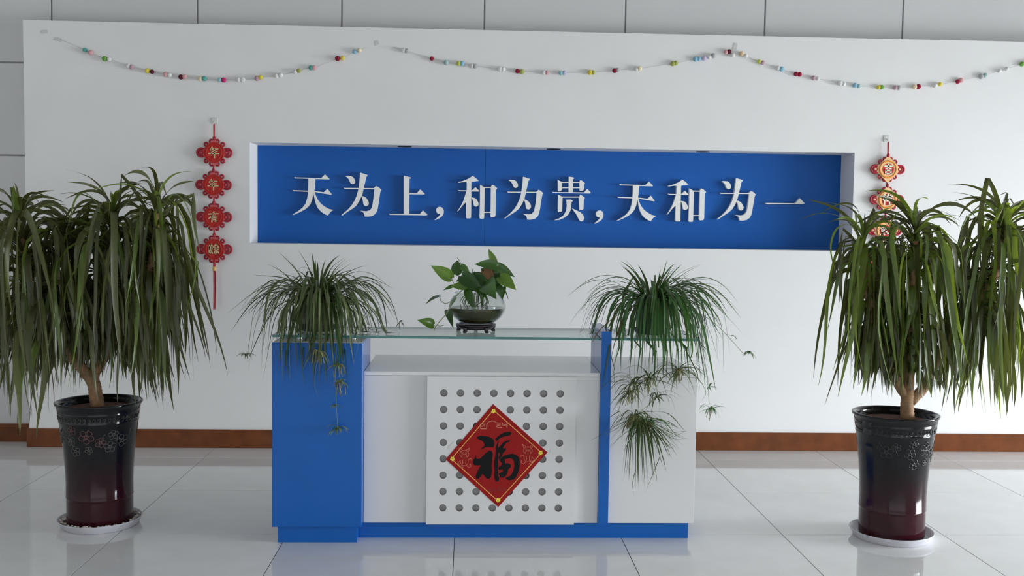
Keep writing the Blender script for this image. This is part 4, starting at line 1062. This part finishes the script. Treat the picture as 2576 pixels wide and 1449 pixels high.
PL = [((560, 525), (256, 335), 165, -.05, 'pothos_fresh'), ((610, 470), (650, 255), 150, .10, 'pothos'), ((690, 330), (830, 480), 90, -.02, 'pothos'), ((700, 480), (1020, 725), 190, -.14, 'pothos'),
      ((770, 640), (545, 640), 120, -.12, 'pothos_fresh'), ((780, 680), (905, 1015), 110, -.16, 'pothos'), ((1240, 345), (890, 310), 140, -.02, 'pothos'), ((1190, 330), (1095, 92), 95, .02, 'pothos_fresh'),
      ((1200, 320), (1480, 505), 110, .03, 'pothos'), ((1255, 500), (1495, 685), 170, -.10, 'pothos_fresh'), ((1060, 590), (1190, 800), 250, -.17, 'pothos'), ((1180, 620), (1290, 800), 150, -.12, 'pothos'),
      ((1310, 640), (1298, 825), 75, -.08, 'pothos'), ((585, 628), (432, 695), 45, -.08, 'pothos'), ((400, 785), (178, 882), 60, -.08, 'pothos'), ((295, 1205), (66, 1130), 135, -.10, 'pothos_fresh'),
      ((740, 530), (620, 570), 70, -.05, 'pothos'), ((1020, 400), (1190, 560), 150, -.03, 'brown_leaf'), ((1200, 400), (1010, 440), 120, .0, 'pothos'), ((880, 500), (1080, 560), 150, -.06, 'pothos'),
      ((1160, 430), (1330, 560), 150, -.02, 'pothos'), ((860, 600), (1060, 780), 170, -.06, 'pothos'), ((820, 480), (900, 620), 120, .05, 'pothos'), ((1000, 470), (900, 640), 140, .04, 'pothos'), ((1190, 340), (1120, 470), 130, .04, 'pothos'),
      ((1240, 330), (1350, 350), 50, .05, 'pothos'), ((500, 980), (575, 1230), 100, -.02, 'pothos'), ((620, 800), (520, 960), 40, 0, 'pothos'), ((1100, 700), (1010, 800), 110, -.1, 'pothos'), ((1330, 690), (1392, 842), 16, -.05, 'pothos'),
      ((960, 560), (800, 520), 110, -.02, 'pothos'), ((980, 620), (1120, 480), 120, .0, 'pothos'), ((1080, 520), (1260, 440), 120, -.03, 'pothos'), ((900, 640), (760, 720), 110, -.07, 'pothos'), ((1150, 560), (1270, 690), 130, -.08, 'pothos'),
      ((930, 520), (860, 420), 90, .03, 'pothos'), ((1000, 600), (960, 760), 140, -.09, 'pothos'), ((1220, 480), (1330, 640), 110, -.05, 'pothos'), ((1090, 440), (980, 380), 90, .02, 'pothos'), ((1130, 600), (1060, 720), 130, -.10, 'pothos')]
for (bq, tq, w, dyf, m) in PL:
    dy = dyf - (.10 if m == 'pothos' and dyf < -.05 and tq[1] > 750 else 0)
    bse, tp_ = at(*q5(*bq), BY + dyf * .5), at(*q5(*tq), BY + dy)
    if tp_.z < wl + .06 and abs(tp_.x - bx2) < .13: tp_ = at(*q5(*tq), BY - .150)
    o = obj('leaf', heart(bse, tp_, 1.14 * w / 5.796 * BY / FOC, rp_.uniform(.1, .3), (rp_.uniform(-.3, .3), -.9, .35), m), M[m], pothos, smooth=True)
vine = [(760, 640, .0), (700, 705, -.06), (560, 850, -.15), (500, 1010, -.16), (420, 1110, -.16), (340, 1205, -.16), (300, 1285, -.16)]
obj('vine', tube(smooth_path([at(*q5(x, y), BY + d) for x, y, d in vine], 22), .0022, 6), M['runner'], pothos, smooth=True)
for pts in ([(560, 855, -.15), (470, 890, -.15), (400, 850, -.1), (385, 800, -.08)], [(340, 1205, -.16), (320, 1222, -.14), (290, 1205, -.1)], [(560, 525, -.03), (590, 600, -.03), (660, 690, -.05)], [(340, 1210, -.16), (390, 1218, -.15), (440, 1205, -.15)], [(640, 220, .08), (690, 300, .05), (760, 440, .02), (830, 560, 0)], [(850, 370, .05), (865, 440, .02), (840, 600, 0)]):
    obj('petiole', tube(smooth_path([at(*q5(x, y), BY + d) for x, y, d in pts], 10), .0016, 5), M['runner'], pothos, smooth=True)
